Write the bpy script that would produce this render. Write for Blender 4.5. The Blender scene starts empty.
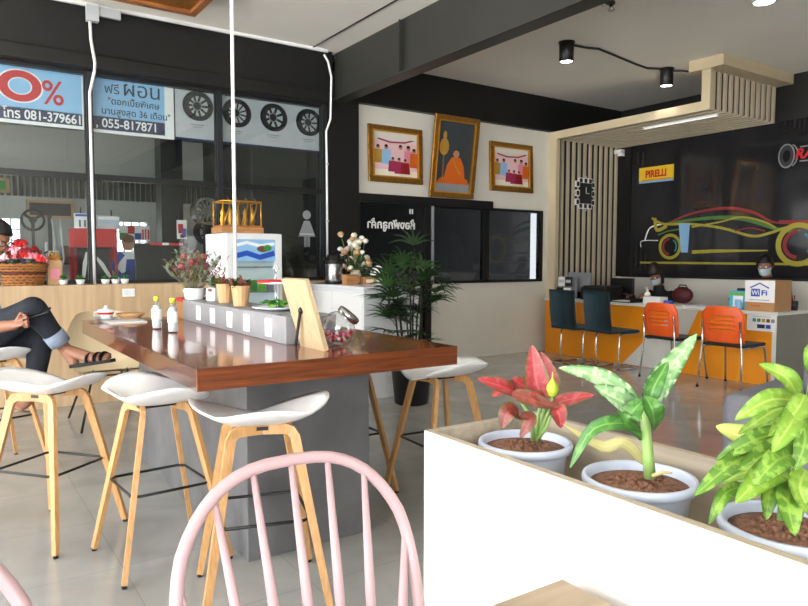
import bpy, bmesh, math, random
from mathutils import Vector, Matrix, Euler
rnd = random.Random(7)
C = bpy.context.scene.collection
PI = math.pi
def R(d): return math.radians(d)
# ------------------------------------------------------------------ camera
H = 1.3; FPX = 682.9
yaw, pit, rol = R(55.745), R(3.635), R(0.097)
F0 = Vector((math.cos(yaw), math.sin(yaw), 0)); RT = Vector((math.sin(yaw), -math.cos(yaw), 0)); UP = Vector((0, 0, 1))
FW = F0*math.cos(pit) - UP*math.sin(pit); U1 = UP*math.cos(pit) + F0*math.sin(pit)
RG = RT*math.cos(rol) + U1*math.sin(rol); UU = U1*math.cos(rol) - RT*math.sin(rol)
cam = bpy.data.cameras.new('camera'); co = bpy.data.objects.new('camera', cam); C.objects.link(co)
m = Matrix((RG, UU, -FW)).transposed().to_4x4(); m.translation = (0, 0, H); co.matrix_world = m
cam.sensor_width = 36; cam.lens = FPX*36/808; cam.clip_start = .02
bpy.context.scene.camera = co
EYE = Vector((0, 0, H))
def ray(x, y): return RG*((x-404)/FPX) + UU*(-(y-303)/FPX) + FW
def pz(x, y, z): d = ray(x, y); return EYE + d*((z-H)/d.z)
def py(x, y, Y): d = ray(x, y); return EYE + d*(Y/d.y)
def px(x, y, X): d = ray(x, y); return EYE + d*(X/d.x)
def pd(x, y, D): return EYE + ray(x, y)*D
# ------------------------------------------------------------------ materials
MATS = {}
def srgb(c):
    return tuple((v/12.92 if v <= .04045 else ((v+.055)/1.055)**2.4) for v in c)
def mat(name, col, rough=.5, metal=0., var=.06, scale=6., bump=0., bscale=None, spec=.5, lin=False, stretch=(1, 1, 1), coat=0., emit=None, estr=0.):
    m = bpy.data.materials.new(name); m.use_nodes = True; MATS[name] = m
    nt = m.node_tree; N = nt.nodes; L = nt.links; b = N['Principled BSDF']
    c = col if lin else srgb(col)
    tc = N.new('ShaderNodeTexCoord'); mp = N.new('ShaderNodeMapping'); mp.inputs['Scale'].default_value = stretch
    L.new(tc.outputs['Object'], mp.inputs['Vector'])
    nz = N.new('ShaderNodeTexNoise'); nz.inputs['Scale'].default_value = scale; nz.inputs['Detail'].default_value = 4
    L.new(mp.outputs[0], nz.inputs['Vector'])
    cr = N.new('ShaderNodeValToRGB'); cr.color_ramp.elements[0].position = .3; cr.color_ramp.elements[1].position = .7
    cr.color_ramp.elements[0].color = (*[v*(1-var) for v in c], 1); cr.color_ramp.elements[1].color = (*[min(1, v*(1+var)) for v in c], 1)
    L.new(nz.outputs['Fac'], cr.inputs['Fac']); L.new(cr.outputs['Color'], b.inputs['Base Color'])
    b.inputs['Roughness'].default_value = rough; b.inputs['Metallic'].default_value = metal
    b.inputs['Specular IOR Level'].default_value = spec; b.inputs['Coat Weight'].default_value = coat
    if bump:
        n2 = N.new('ShaderNodeTexNoise'); n2.inputs['Scale'].default_value = bscale or scale*4; n2.inputs['Detail'].default_value = 5
        L.new(mp.outputs[0], n2.inputs['Vector'])
        bp = N.new('ShaderNodeBump'); bp.inputs['Strength'].default_value = bump; bp.inputs['Distance'].default_value = .01
        L.new(n2.outputs['Fac'], bp.inputs['Height']); L.new(bp.outputs[0], b.inputs['Normal'])
    if emit:
        b.inputs['Emission Color'].default_value = (*emit, 1); b.inputs['Emission Strength'].default_value = estr
    return m
def wood(name, c1, c2, axis='Y', plank=.0, rough=.35, grain=14., length=.8, coat=0.):
    m = mat(name, c1, rough, coat=coat); nt = m.node_tree; N = nt.nodes; L = nt.links; b = N['Principled BSDF']
    mp = [n for n in N if n.type == 'MAPPING'][0]
    s = {'X': (length, grain, grain), 'Y': (grain, length, grain), 'Z': (grain, grain, length)}[axis]
    mp.inputs['Scale'].default_value = s
    nz = [n for n in N if n.type == 'TEX_NOISE'][0]; nz.inputs['Scale'].default_value = 2.2; nz.inputs['Distortion'].default_value = .6
    cr = [n for n in N if n.type == 'VALTORGB'][0]
    cr.color_ramp.elements[0].color = (*srgb(c1), 1); cr.color_ramp.elements[1].color = (*srgb(c2), 1)
    if plank:
        tc = [n for n in N if n.type == 'TEX_COORD'][0]
        br = N.new('ShaderNodeTexBrick'); br.offset = .37; br.inputs['Scale'].default_value = 1
        br.inputs['Brick Width'].default_value = plank*9; br.inputs['Row Height'].default_value = plank
        br.inputs['Mortar Size'].default_value = .0012; br.inputs['Color1'].default_value = (.82, .80, .78, 1); br.inputs['Color2'].default_value = (1.15, 1.12, 1.05, 1); br.inputs['Mortar'].default_value = (.35, .3, .3, 1)
        m2 = N.new('ShaderNodeMapping'); L.new(tc.outputs['Object'], m2.inputs['Vector'])
        if axis == 'Y': m2.inputs['Rotation'].default_value = (0, 0, R(90))
        if axis == 'Z': m2.inputs['Rotation'].default_value = (0, R(90), R(90))
        L.new(m2.outputs[0], br.inputs['Vector'])
        mx = N.new('ShaderNodeMix'); mx.data_type = 'RGBA'; mx.blend_type = 'MULTIPLY'; mx.inputs['Factor'].default_value = 1
        L.new(cr.outputs['Color'], mx.inputs['A']); L.new(br.outputs['Color'], mx.inputs['B']); L.new(mx.outputs['Result'], b.inputs['Base Color'])
    return m
def tiles(name, c1, c2, size, rough, mortar, msize=.003, noise=.5):
    m = mat(name, c1, rough); nt = m.node_tree; N = nt.nodes; L = nt.links; b = N['Principled BSDF']
    cr = [n for n in N if n.type == 'VALTORGB'][0]; cr.color_ramp.elements[0].color = (*srgb(c1), 1); cr.color_ramp.elements[1].color = (*srgb(c2), 1)
    nz = [n for n in N if n.type == 'TEX_NOISE'][0]; nz.inputs['Scale'].default_value = 2.3; nz.inputs['Detail'].default_value = 8; nz.inputs['Distortion'].default_value = 1.
    tc = [n for n in N if n.type == 'TEX_COORD'][0]
    br = N.new('ShaderNodeTexBrick'); br.offset = 0; br.inputs['Scale'].default_value = 1
    br.inputs['Brick Width'].default_value = size; br.inputs['Row Height'].default_value = size; br.inputs['Mortar Size'].default_value = msize
    br.inputs['Color1'].default_value = (1, 1, 1, 1); br.inputs['Color2'].default_value = (.95, .95, .95, 1); br.inputs['Mortar'].default_value = (mortar, mortar, mortar, 1)
    L.new(tc.outputs['Object'], br.inputs['Vector'])
    mx = N.new('ShaderNodeMix'); mx.data_type = 'RGBA'; mx.blend_type = 'MULTIPLY'; mx.inputs['Factor'].default_value = 1
    L.new(cr.outputs['Color'], mx.inputs['A']); L.new(br.outputs['Color'], mx.inputs['B']); L.new(mx.outputs['Result'], b.inputs['Base Color'])
    return m
def glass(name, tint, refl=1., rough=0., power=4.5, gain=.9, base=.05):
    m = bpy.data.materials.new(name); m.use_nodes = True; MATS[name] = m
    nt = m.node_tree; N = nt.nodes; L = nt.links; N.remove(N['Principled BSDF']); out = N['Material Output']
    t = N.new('ShaderNodeBsdfTransparent'); t.inputs['Color'].default_value = (*tint, 1)
    g = N.new('ShaderNodeBsdfGlossy'); g.inputs['Roughness'].default_value = rough; g.inputs['Color'].default_value = (refl, refl, refl, 1)
    lw = N.new('ShaderNodeLayerWeight'); pw = N.new('ShaderNodeMath'); pw.operation = 'POWER'; L.new(lw.outputs['Facing'], pw.inputs[0]); pw.inputs[1].default_value = power
    fr = N.new('ShaderNodeMath'); fr.operation = 'MULTIPLY_ADD'; L.new(pw.outputs[0], fr.inputs[0]); fr.inputs[1].default_value = gain; fr.inputs[2].default_value = base
    mx = N.new('ShaderNodeMixShader'); L.new(fr.outputs[0], mx.inputs[0]); L.new(t.outputs[0], mx.inputs[1]); L.new(g.outputs[0], mx.inputs[2]); L.new(mx.outputs[0], out.inputs['Surface'])
    return m
def leafmat(name, c_mid, c_main, c_edge, spot=None, spotamt=.5, rough=.4):
    """leaf colour across its width by UV: midrib, blade, margin, with natural blotches"""
    m = mat(name, c_main, rough); nt = m.node_tree; N = nt.nodes; L = nt.links; b = N['Principled BSDF']
    uv = N.new('ShaderNodeUVMap'); sp = N.new('ShaderNodeSeparateXYZ'); L.new(uv.outputs[0], sp.inputs[0])
    cr = N.new('ShaderNodeValToRGB'); e = cr.color_ramp.elements
    e[0].position = 0; e[0].color = (*srgb(c_mid), 1); e[1].position = .16; e[1].color = (*srgb(c_main), 1)
    k = e.new(.66); k.color = (*srgb(c_main), 1); k = e.new(.95); k.color = (*srgb(c_edge), 1)
    L.new(sp.outputs['Y'], cr.inputs['Fac'])
    last = cr.outputs['Color']
    if spot:
        nz = N.new('ShaderNodeTexNoise'); nz.inputs['Scale'].default_value = 70; nz.inputs['Detail'].default_value = 3
        tc = [n for n in N if n.type == 'TEX_COORD'][0]; L.new(tc.outputs['Object'], nz.inputs['Vector'])
        c2 = N.new('ShaderNodeValToRGB'); c2.color_ramp.elements[0].position = .5; c2.color_ramp.elements[1].position = .6
        c2.color_ramp.elements[0].color = (0, 0, 0, 1); c2.color_ramp.elements[1].color = (spotamt,)*3+(1,)
        L.new(nz.outputs['Fac'], c2.inputs['Fac'])
        mx = N.new('ShaderNodeMix'); mx.data_type = 'RGBA'; L.new(c2.outputs['Color'], mx.inputs['Factor'])
        L.new(last, mx.inputs['A']); mx.inputs['B'].default_value = (*srgb(spot), 1); last = mx.outputs['Result']
    L.new(last, b.inputs['Base Color'])
    return m
# ------------------------------------------------------------------ mesh builder
class MB:
    def __init__(s): s.bm = bmesh.new(); s.mats = []; s.uv = None
    def mi(s, m):
        if isinstance(m, str): m = MATS[m]
        if m not in s.mats: s.mats.append(m)
        return s.mats.index(m)
    def face(s, vs, m, smooth=False):
        try: f = s.bm.faces.new(vs)
        except ValueError: return None
        f.material_index = m; f.smooth = smooth; return f
    def box(s, x0, y0, z0, x1, y1, z1, m, bev=0., M=None):
        m = s.mi(m)
        if bev:
            t = bmesh.new(); bmesh.ops.create_cube(t, size=1)
            for v in t.verts: v.co = Vector(((x0+x1)/2 + v.co.x*(x1-x0), (y0+y1)/2 + v.co.y*(y1-y0), (z0+z1)/2 + v.co.z*(z1-z0)))
            bmesh.ops.bevel(t, geom=t.edges[:], offset=bev, segments=3 if bev > .006 else 2, profile=.5, affect='EDGES')
            s.absorb(t, m, M, smooth=bev > .02); return s
        vs = [s.bm.verts.new((x, y, z)) for z in (z0, z1) for y in (y0, y1) for x in (x0, x1)]
        if M:
            for v in vs: v.co = M @ v.co
        for f in ((0, 2, 3, 1), (4, 5, 7, 6), (0, 1, 5, 4), (2, 6, 7, 3), (0, 4, 6, 2), (1, 3, 7, 5)): s.face([vs[i] for i in f], m)
        return s
    def absorb(s, t, m, M=None, smooth=False):
        mp = {}
        for v in t.verts: mp[v] = s.bm.verts.new(M @ v.co if M else v.co)
        for f in t.faces: s.face([mp[v] for v in f.verts], m, smooth)
        t.free()
    def ring(s, c, a, b, r, seg, ry=None):
        return [s.bm.verts.new(c + a*(math.cos(2*PI*i/seg)*r) + b*(math.sin(2*PI*i/seg)*(ry or r))) for i in range(seg)]
    def skin(s, rings, m, smooth=True, caps=(True, True), close=False):
        n = len(rings[0]); K = len(rings)
        for k in range(K if close else K-1):
            A, B = rings[k], rings[(k+1) % K]
            for i in range(n): s.face([A[i], A[(i+1) % n], B[(i+1) % n], B[i]], m, smooth)
        if not close:
            if caps[0]: s.face(rings[0][::-1], m)
            if caps[1]: s.face(rings[-1], m)
    def cyl(s, p0, p1, r0, r1=None, m=None, seg=16, smooth=True):
        return s.tube([p0, p1], [r0, r0 if r1 is None else r1], m, seg, smooth=smooth)
    def tube(s, pts, r, m, seg=8, closed=False, flat=None, caps=True, smooth=True):
        """sweep a circle (or ellipse flat=(ratio, up)) along points"""
        m = s.mi(m); P = [Vector(p) for p in pts]; n = len(P)
        rr = r if isinstance(r, (list, tuple)) else [r]*n
        rings = []; a = None
        for i in range(n):
            if closed: t = P[(i+1) % n]-P[i-1]
            else: t = P[min(i+1, n-1)]-P[max(i-1, 0)]
            t = t.normalized() if t.length else Vector((0, 0, 1))
            if flat: ref = Vector(flat[1]); a = t.cross(ref); a = a.normalized() if a.length > 1e-4 else t.orthogonal().normalized()
            elif a is None: a = t.orthogonal().normalized()
            else:
                a = a - t*a.dot(t); a = a.normalized() if a.length > 1e-5 else t.orthogonal().normalized()
            b = t.cross(a).normalized()
            rings.append(s.ring(P[i], a, b, max(rr[i], 1e-4), seg, max(rr[i], 1e-4)*(flat[0] if flat else 1)))
        s.skin(rings, m, smooth, (caps, caps), closed); return s
    def bar(s, pts, w, t, ref, m):
        """rectangular section w x t swept along points; ref = width reference normal"""
        m = s.mi(m); P = [Vector(p) for p in pts]; n = len(P); rings = []
        for i in range(n):
            d = (P[min(i+1, n-1)]-P[max(i-1, 0)]).normalized(); a = d.cross(Vector(ref)).normalized(); b = d.cross(a).normalized()
            ww = w[i] if isinstance(w, (list, tuple)) else w; tt = t[i] if isinstance(t, (list, tuple)) else t
            rings.append([s.bm.verts.new(P[i]+a*(x*ww/2)+b*(y*tt/2)) for x, y in ((-1, -1), (1, -1), (1, 1), (-1, 1))])
        s.skin(rings, m, False); return s
    def lathe(s, prof, m, c=(0, 0, 0), seg=24, smooth=True, sx=1, sy=1, caps=(True, True)):
        m = s.mi(m); c = Vector(c); rings = []
        for r, z in prof: rings.append([s.bm.verts.new(c+Vector((math.cos(2*PI*i/seg)*max(r, 1e-4)*sx, math.sin(2*PI*i/seg)*max(r, 1e-4)*sy, z))) for i in range(seg)])
        s.skin(rings, m, smooth, caps); return s
    def ball(s, c, r, m, seg=16, rings=10, M=None, fn=None):
        rx, ry, rz = (r, r, r) if not isinstance(r, (list, tuple)) else r
        m = s.mi(m); rg = []
        for k in range(rings+1):
            th = PI*k/rings; row = []
            for i in range(seg):
                ph = 2*PI*i/seg; v = Vector((math.sin(th)*math.cos(ph), math.sin(th)*math.sin(ph), -math.cos(th)))
                if k in (0, rings): v = Vector((1e-3*math.cos(ph), 1e-3*math.sin(ph), -math.cos(th)))
                v = Vector((v.x*rx, v.y*ry, v.z*rz))
                if fn: v = fn(v)
                if M: v = M @ v
                row.append(s.bm.verts.new(Vector(c)+v))
            rg.append(row)
        s.skin(rg, m); return s
    def prism(s, pts, y0, y1, m):
        """polygon of (x, z) points extruded along local y"""
        m = s.mi(m); A = [s.bm.verts.new((x, y0, z)) for x, z in pts]; B = [s.bm.verts.new((x, y1, z)) for x, z in pts]
        s.face(A[::-1], m); s.face(B, m); n = len(A)
        for i in range(n): s.face([A[i], A[(i+1) % n], B[(i+1) % n], B[i]], m)
        return s
    def strip(s, pts, w, y0, y1, m):
        n = len(pts); W = w if isinstance(w, (list, tuple)) else [w]*n
        L = []; Rr = []
        for i in range(n):
            a = Vector(pts[max(i-1, 0)]); b = Vector(pts[min(i+1, n-1)]); d = (b-a).normalized(); q = Vector((-d.y, d.x)); c = Vector(pts[i])
            L.append(c+q*W[i]/2); Rr.append(c-q*W[i]/2)
        for i in range(n-1): s.prism([tuple(L[i]), tuple(L[i+1]), tuple(Rr[i+1]), tuple(Rr[i])], y0, y1, m)
        return s
    def disc(s, cx, cz, r, y0, y1, m, seg=20, rz=None):
        return s.prism([(cx+r*math.cos(2*PI*i/seg), cz+(rz or r)*math.sin(2*PI*i/seg)) for i in range(seg)], y0, y1, m)
    def annulus(s, cx, cz, r0, r1, y0, y1, m, seg=28, rz=1., a0=0., a1=360.):
        n = seg; 
        for i in range(n):
            t0 = R(a0+(a1-a0)*i/n); t1 = R(a0+(a1-a0)*(i+1)/n)
            s.prism([(cx+r1*math.cos(t0), cz+r1*rz*math.sin(t0)), (cx+r1*math.cos(t1), cz+r1*rz*math.sin(t1)), (cx+r0*math.cos(t1), cz+r0*rz*math.sin(t1)), (cx+r0*math.cos(t0), cz+r0*rz*math.sin(t0))], y0, y1, m)
        return s
    def leaf(s, P, w, up, m, seg=9, fold=.25, prof=1., wav=0.):
        """blade along the point list P, widest near the middle, folded at the midrib, 0.6 mm thick"""
        mi = s.mi(m)
        if s.uv is None: s.uv = s.bm.loops.layers.uv.new('UVMap')
        P = [Vector(p) for p in P]
        def cat(t):
            n = len(P)-1; x = t*n; i = min(int(x), n-1); f = x-i
            p0 = P[max(i-1, 0)]; p1 = P[i]; p2 = P[i+1]; p3 = P[min(i+2, n)]
            return .5*((2*p1)+(p2-p0)*f+(2*p0-5*p1+4*p2-p3)*f*f+(3*p1-p0-3*p2+p3)*f*f*f)
        rows = []
        for k in range(seg+1):
            t = k/seg; c = cat(t); d = (cat(min(t+.02, 1))-cat(max(t-.02, 0))).normalized()
            side = d.cross(Vector(up)); side = side.normalized() if side.length > 1e-4 else d.orthogonal()
            nn = side.cross(d).normalized()
            ww = w*.5*(math.sin(PI*min(1, t**(.75*prof)))**.85 if 0 < t < 1 else 0)+.0008
            row = []
            for j, q in enumerate((-1, -.5, 0, .5, 1)):
                row.append((c+side*(q*ww)+nn*(abs(q)*ww*fold+wav*math.sin(k*2.1+q*2)*ww*abs(q)), t, abs(q)))
            rows.append((row, nn))
        for sgn in (1, -1):
            V = [[s.bm.verts.new(p+nn*(.0003*sgn)) for p, _, _ in row] for row, nn in rows]
            for k in range(seg):
                for j in range(4):
                    idx = [(k, j), (k, j+1), (k+1, j+1), (k+1, j)]
                    if sgn < 0: idx = idx[::-1]
                    f = s.face([V[a][b] for a, b in idx], mi, True)
                    if f:
                        for lp, (a, b) in zip(f.loops, idx): lp[s.uv].uv = (rows[a][0][b][1], rows[a][0][b][2])
        return s
    def build(s, name, parent=None, loc=None):
        me = bpy.data.meshes.new(name); s.bm.to_mesh(me); s.bm.free()
        for m in s.mats: me.materials.append(m)
        o = bpy.data.objects.new(name, me); C.objects.link(o)
        if parent: o.parent = parent
        if loc: o.location = loc
        return o
def thing(name, label, cat, loc=(0, 0, 0), rz=0., group=None):
    o = bpy.data.objects.new(name, None); C.objects.link(o); o.location = loc; o.rotation_euler = (0, 0, rz); o.empty_display_size = .05
    o['label'] = label; o['category'] = cat
    if group: o['group'] = group
    return o
def tag(o, label, cat, group=None, kind=None):
    o['label'] = label; o['category'] = cat
    if group: o['group'] = group
    if kind: o['kind'] = kind
    return o
def struct(o): o['kind'] = 'structure'; return o
def dup(root, loc, rz, label, group=None):
    r = root.copy(); C.objects.link(r); r.location = loc; r.rotation_euler = (0, 0, rz); r['label'] = label
    if group: r['group'] = group
    for ch in list(root.children):
        c = ch.copy(); C.objects.link(c); c.parent = r
        for g in list(ch.children):
            d = g.copy(); C.objects.link(d); d.parent = c
    return r
def text(body, size, mtl, name, parent, loc, rot=(PI/2, 0, 0), off=0., ext=.0008, align='LEFT', sx=1., mirror=False, shear=0.):
    cu = bpy.data.curves.new(name, 'FONT'); cu.body = body; cu.size = size; cu.extrude = ext; cu.offset = off; cu.align_x = align; cu.shear = shear
    t = bpy.data.objects.new('tmp_text', cu); C.objects.link(t)
    dg = bpy.context.evaluated_depsgraph_get(); me = bpy.data.meshes.new_from_object(t.evaluated_get(dg))
    bpy.data.objects.remove(t); bpy.data.curves.remove(cu)
    for v in me.vertices: v.co.x *= (-sx if mirror else sx)
    if mirror: me.flip_normals()
    me.materials.clear(); me.materials.append(MATS[mtl]); me.name = name
    o = bpy.data.objects.new(name, me); C.objects.link(o); o.parent = parent; o.location = loc; o.rotation_euler = rot
    return o
def skinbody(verts, edges, name, sub=2, lat=None):
    """rounded, tapering limbs along a skeleton; fuse() melts them into one surface. radius (a, b): a across lat, b in depth"""
    b = MB()
    def rad(r): return r if isinstance(r, (tuple, list)) else (r, r)
    for i, j in edges:
        p, q = Vector(verts[i][0]), Vector(verts[j][0]); ra, rb = rad(verts[i][1]), rad(verts[j][1]); t = (q-p).normalized()
        a = Vector(lat) if lat else t.orthogonal()
        a = a-t*a.dot(t); a = a.normalized() if a.length > .2 else t.orthogonal().normalized(); c = t.cross(a)
        rings = []
        for k in range(13):
            f = k/12; e = f*f*(3-2*f); u = ra[0]+(rb[0]-ra[0])*e; v = ra[1]+(rb[1]-ra[1])*e
            rings.append(b.ring(p.lerp(q, f), a, c, u, 20, v))
        for pt, (u, v), sg in ((p, ra, -1), (q, rb, 1)):
            ext = [b.ring(pt+t*(sg*min(u, v)*math.sin(x)), a, c, u*math.cos(x), 20, v*math.cos(x)) for x in (.35, .7, 1.05, 1.35, 1.5)]
            rings = ext[::-1]+rings if sg < 0 else rings+ext
        b.skin(rings, b.mi('skin'))
    return tempmesh(b)
def fuse(meshes, name, voxel, mtl, parent, sm=5):
    """melt meshes into one continuous surface"""
    bm = bmesh.new()
    for me in meshes: bm.from_mesh(me); bpy.data.meshes.remove(me)
    me = bpy.data.meshes.new(name); bm.to_mesh(me); bm.free()
    o = bpy.data.objects.new(name, me); C.objects.link(o)
    if voxel:
        r = o.modifiers.new('r', 'REMESH'); r.mode = 'VOXEL'; r.voxel_size = voxel; r.use_smooth_shade = True
        s = o.modifiers.new('s', 'SMOOTH'); s.factor = .5; s.iterations = sm
    dg = bpy.context.evaluated_depsgraph_get(); out = bpy.data.meshes.new_from_object(o.evaluated_get(dg)); bpy.data.objects.remove(o)
    out.name = name; out.materials.clear(); out.materials.append(MATS[mtl])
    for p in out.polygons: p.use_smooth = True; p.material_index = 0
    q = bpy.data.objects.new(name, out); C.objects.link(q); q.parent = parent
    return q
def tempmesh(mb):
    me = bpy.data.meshes.new('tmp'); mb.bm.to_mesh(me); mb.bm.free(); return me
# ------------------------------------------------------------------ palette
tiles('floor_tile', (.58, .575, .56), (.66, .655, .64), .6, .13, .82)
mat('ceiling_white', (.93, .915, .885), .8, var=.03, scale=1.2)
mat('wall_white', (.86, .85, .81), .6, var=.03, scale=1.5)
mat('workshop_white', (.70, .70, .68), .7, var=.05, scale=1.)
mat('black_paint', (.040, .040, .040), .5, var=.1, scale=3)
mat('beam_grey', (.18, .18, .17), .45, var=.1, scale=2)
mat('dark_steel', (.10, .105, .11), .35, var=.1)
mat('alu_dark', (.22, .23, .25), .35, metal=.6)
mat('mural_glass', (.15, .15, .16), .07, var=.25, scale=1.3, spec=.55)
glass('clear_glass', (.92, .95, .95), .8); glass('tinted_glass', (.30, .31, .32), gain=.3, base=.04); glass('jar_glass', (.90, .92, .93), power=1.8, gain=.75, base=.10)
wood('oak_panel', (.71, .60, .46), (.79, .68, .54), 'Z', rough=.45, grain=8, length=.5)
wood('table_wood', (.36, .165, .06), (.58, .30, .13), 'Y', plank=.055, rough=.16, grain=22, length=1.2, coat=.4)
wood('table_edge', (.30, .135, .05), (.50, .25, .11), 'X', rough=.2, grain=26, length=1.6, coat=.4)
wood('leg_wood', (.69, .51, .31), (.79, .61, .40), 'Z', rough=.4, grain=40, length=4)
wood('pale_wood', (.70, .61, .47), (.78, .70, .56), 'Z', rough=.5, grain=25, length=3)
wood('crate_wood', (.62, .42, .24), (.76, .56, .36), 'X', rough=.5, grain=25, length=3)
wood('white_oak', (.74, .72, .69), (.90, .89, .87), 'Y', rough=.4, grain=16, length=1.0)
wood('grey_oak', (.62, .57, .50), (.74, .69, .61), 'Y', rough=.5, grain=16, length=1.0)
wood('light_table_wood', (.52, .45, .36), (.62, .54, .44), 'X', rough=.45, grain=16, length=1.0)
wood('lamp_frame_wood', (.48, .28, .14), (.68, .45, .26), 'X', rough=.4, grain=12, length=2)
mat('ground_bounce_pale', (.86, .85, .82), .8, var=.04, scale=.6)
mat('concrete', (.40, .40, .405), .5, var=.32, scale=3.2, bump=.15, bscale=30)
mat('concrete_light', (.55, .55, .56), .5, var=.12, scale=4, bump=.1, bscale=30)
mat('white_plastic', (.93, .93, .93), .3, var=.01)
mat('white_gloss', (.9, .91, .92), .2, var=.02)
mat('black_metal', (.05, .05, .05), .4)
mat('black_plastic', (.06, .06, .065), .45)
mat('rubber', (.03, .03, .03), .8)
mat('pink_paint', (.70, .585, .595), .35, var=.02)
mat('cream', (.84, .77, .64), .5, var=.03)
mat('chrome', (.85, .85, .86), .12, metal=1)
mat('steel', (.72, .72, .73), .25, metal=1)
mat('teal_fabric', (.10, .20, .24), .65, var=.1, scale=60)
mat('orange_plastic', (.92, .36, .10), .4)
mat('orange_panel', (.96, .60, .08), .45, var=.03)
mat('panel_white', (.86, .86, .84), .4)
mat('desk_grey', (.52, .51, .48), .5, var=.04)
mat('sofa_grey', (.45, .45, .48), .85, var=.08, scale=80, bump=.15, bscale=250)
mat('slat_beige', (.79, .735, .645), .55, var=.05); mat('slat_gap_shade', (.07, .062, .055), .7); mat('trim_beige', (.80, .74, .62), .5, var=.03)  # gap backing painted darker to deepen the shade between slats
mat('lamp_glow', (1, 1, 1), .5, emit=(1, .98, .94), estr=14.); mat('slat_reflection_glow', (1, 1, 1), .5, emit=(1, .97, .9), estr=.42)
mat('gold', (.62, .44, .18), .35, metal=.75, var=.3, scale=40, bump=.4, bscale=60)
mat('gold_bright', (.86, .62, .22), .3, metal=.7)
for n, c in dict(red=(.78, .10, .12), deep_red=(.55, .08, .10), navy=(.13, .16, .30), sky_blue=(.55, .74, .90), blue=(.12, .30, .70), yellow=(.93, .77, .16), green=(.22, .55, .20),
                 lime=(.45, .72, .22), paper=(.93, .93, .93), grey=(.55, .56, .58), light_grey=(.74, .75, .77), charcoal=(.16, .16, .17), pink=(.90, .55, .62), magenta=(.62, .16, .33), pale_pink=(.90, .76, .78),
                 skin_photo=(.72, .52, .40), robe=(.80, .38, .08), backdrop=(.22, .25, .27), ochre=(.72, .55, .22), brown=(.42, .28, .17), cardboard=(.70, .52, .34), teal_print=(.20, .55, .58), tan=(.76, .60, .42), kraft=(.78, .62, .44), olive=(.40, .42, .20), silver_green=(.56, .62, .52), dusty_rose=(.60, .30, .32), bright_yellow=(.88, .86, .25), ivory=(.93, .90, .82), purple=(.42, .28, .55), cyan=(.25, .68, .78)).items():
    mat(n, c, .5, var=.04, scale=12)
mat('maroon', (.30, .05, .08), .6)
mat('bud_green', (.66, .72, .22), .4)
mat('car_yellow', (.66, .62, .20), .5); mat('car_red', (.56, .15, .16), .5); mat('car_green', (.30, .48, .22), .5)  # decal colours darkened to suit the low light at the reception
mat('skin', (.56, .38, .29), .5, var=.04, scale=20); mat('hair', (.045, .04, .038), .5, var=.3, scale=60); mat('hair_brown', (.16, .12, .10), .5, var=.4, scale=60)
mat('denim', (.085, .10, .14), .85, var=.2, scale=80, bump=.2, bscale=200); mat('denim_cuff', (.50, .54, .61), .85, var=.15, scale=80)
mat('shirt_grey', (.62, .66, .72), .8, var=.05); mat('dark_cloth', (.10, .10, .12), .8, var=.1); mat('mask_blue', (.74, .82, .86), .8)
mat('soil', (.50, .35, .27), .95, var=.45, scale=90)
mat('pot_white', (.80, .83, .90), .35, var=.02); mat('stem_green', (.55, .68, .38), .5); mat('palm_stem', (.12, .13, .07), .7)
leafmat('leaf_red', (.72, .34, .34), (.60, .17, .20), (.32, .34, .15), (.74, .36, .36), .5); leafmat('leaf_red_dark', (.52, .26, .20), (.42, .17, .14), (.28, .30, .12), (.62, .30, .22), .5)
leafmat('leaf_pale', (.66, .74, .56), (.47, .62, .42), (.20, .38, .18), (.70, .78, .62), .7); leafmat('leaf_green', (.45, .62, .30), (.24, .44, .16), (.16, .34, .10), (.42, .60, .30), .4)
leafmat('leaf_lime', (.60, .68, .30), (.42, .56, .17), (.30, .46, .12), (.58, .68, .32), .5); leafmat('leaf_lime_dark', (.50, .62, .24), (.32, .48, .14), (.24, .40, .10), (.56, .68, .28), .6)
leafmat('leaf_yellow', (.84, .84, .52), (.76, .78, .42), (.58, .68, .28)); leafmat('leaf_wilt', (.74, .68, .46), (.66, .64, .42), (.60, .55, .36))
leafmat('leaf_palm', (.17, .27, .13), (.10, .20, .08), (.08, .16, .07)); leafmat('leaf_palm_light', (.30, .40, .22), (.17, .30, .12), (.13, .24, .10))
leafmat('leaf_dark', (.25, .40, .18), (.14, .28, .10), (.12, .24, .09))
mat('wicker', (.62, .40, .20), .6, var=.3, scale=60, bump=.4, bscale=90); mat('wicker_dark', (.36, .16, .10), .6, var=.3, scale=60)
mat('corrugated', (.20, .20, .19), .6); mat('workshop_dark', (.12, .12, .12), .7); mat('water', (.86, .90, .92), .05)
W = 6.951
# ================================================================== SETTING
def wallbox(name, *a): return struct(MB().box(*a).build(name))
wallbox('floor', -3.5, -4, -.1, 9.1, 12.6, 0, 'floor_tile')
wallbox('ground', -26, -12, -.25, -3.5, 22, -.02, 'ground_bounce_pale')  # unseen ground, kept near white to bounce light onto the ceiling
wallbox('ceiling_front', -3.6, -4, 3.6, 3.76, 6.95, 3.7, 'ceiling_white')
wallbox('ceiling_back', 3.78, -4, 3.56, 9.1, 6.95, 3.7, 'ceiling_white')
struct(MB().box(3.432, -4, 3.592, 3.447, 6.85, 3.6, 'charcoal').build('trim_1'))
struct(MB().box(-3.5, 6.80, 3.57, 3.62, 6.83, 3.6, 'paper').build('trim_2'))
b = MB(); b.box(3.755, -4, 3.08, 3.785, 6.9, 3.6, 'beam_grey'); b.box(3.69, -4, 3.065, 3.86, 6.9, 3.085, 'beam_grey')
for yy in (5.53, 3.2, .9): b.box(3.70, yy-.006, 3.085, 3.755, yy+.006, 3.58, 'beam_grey')
struct(b.build('beam'))
wallbox('column', 3.62, 6.84, 0, 4.03, 7.05, 3.1, 'black_paint')
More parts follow.
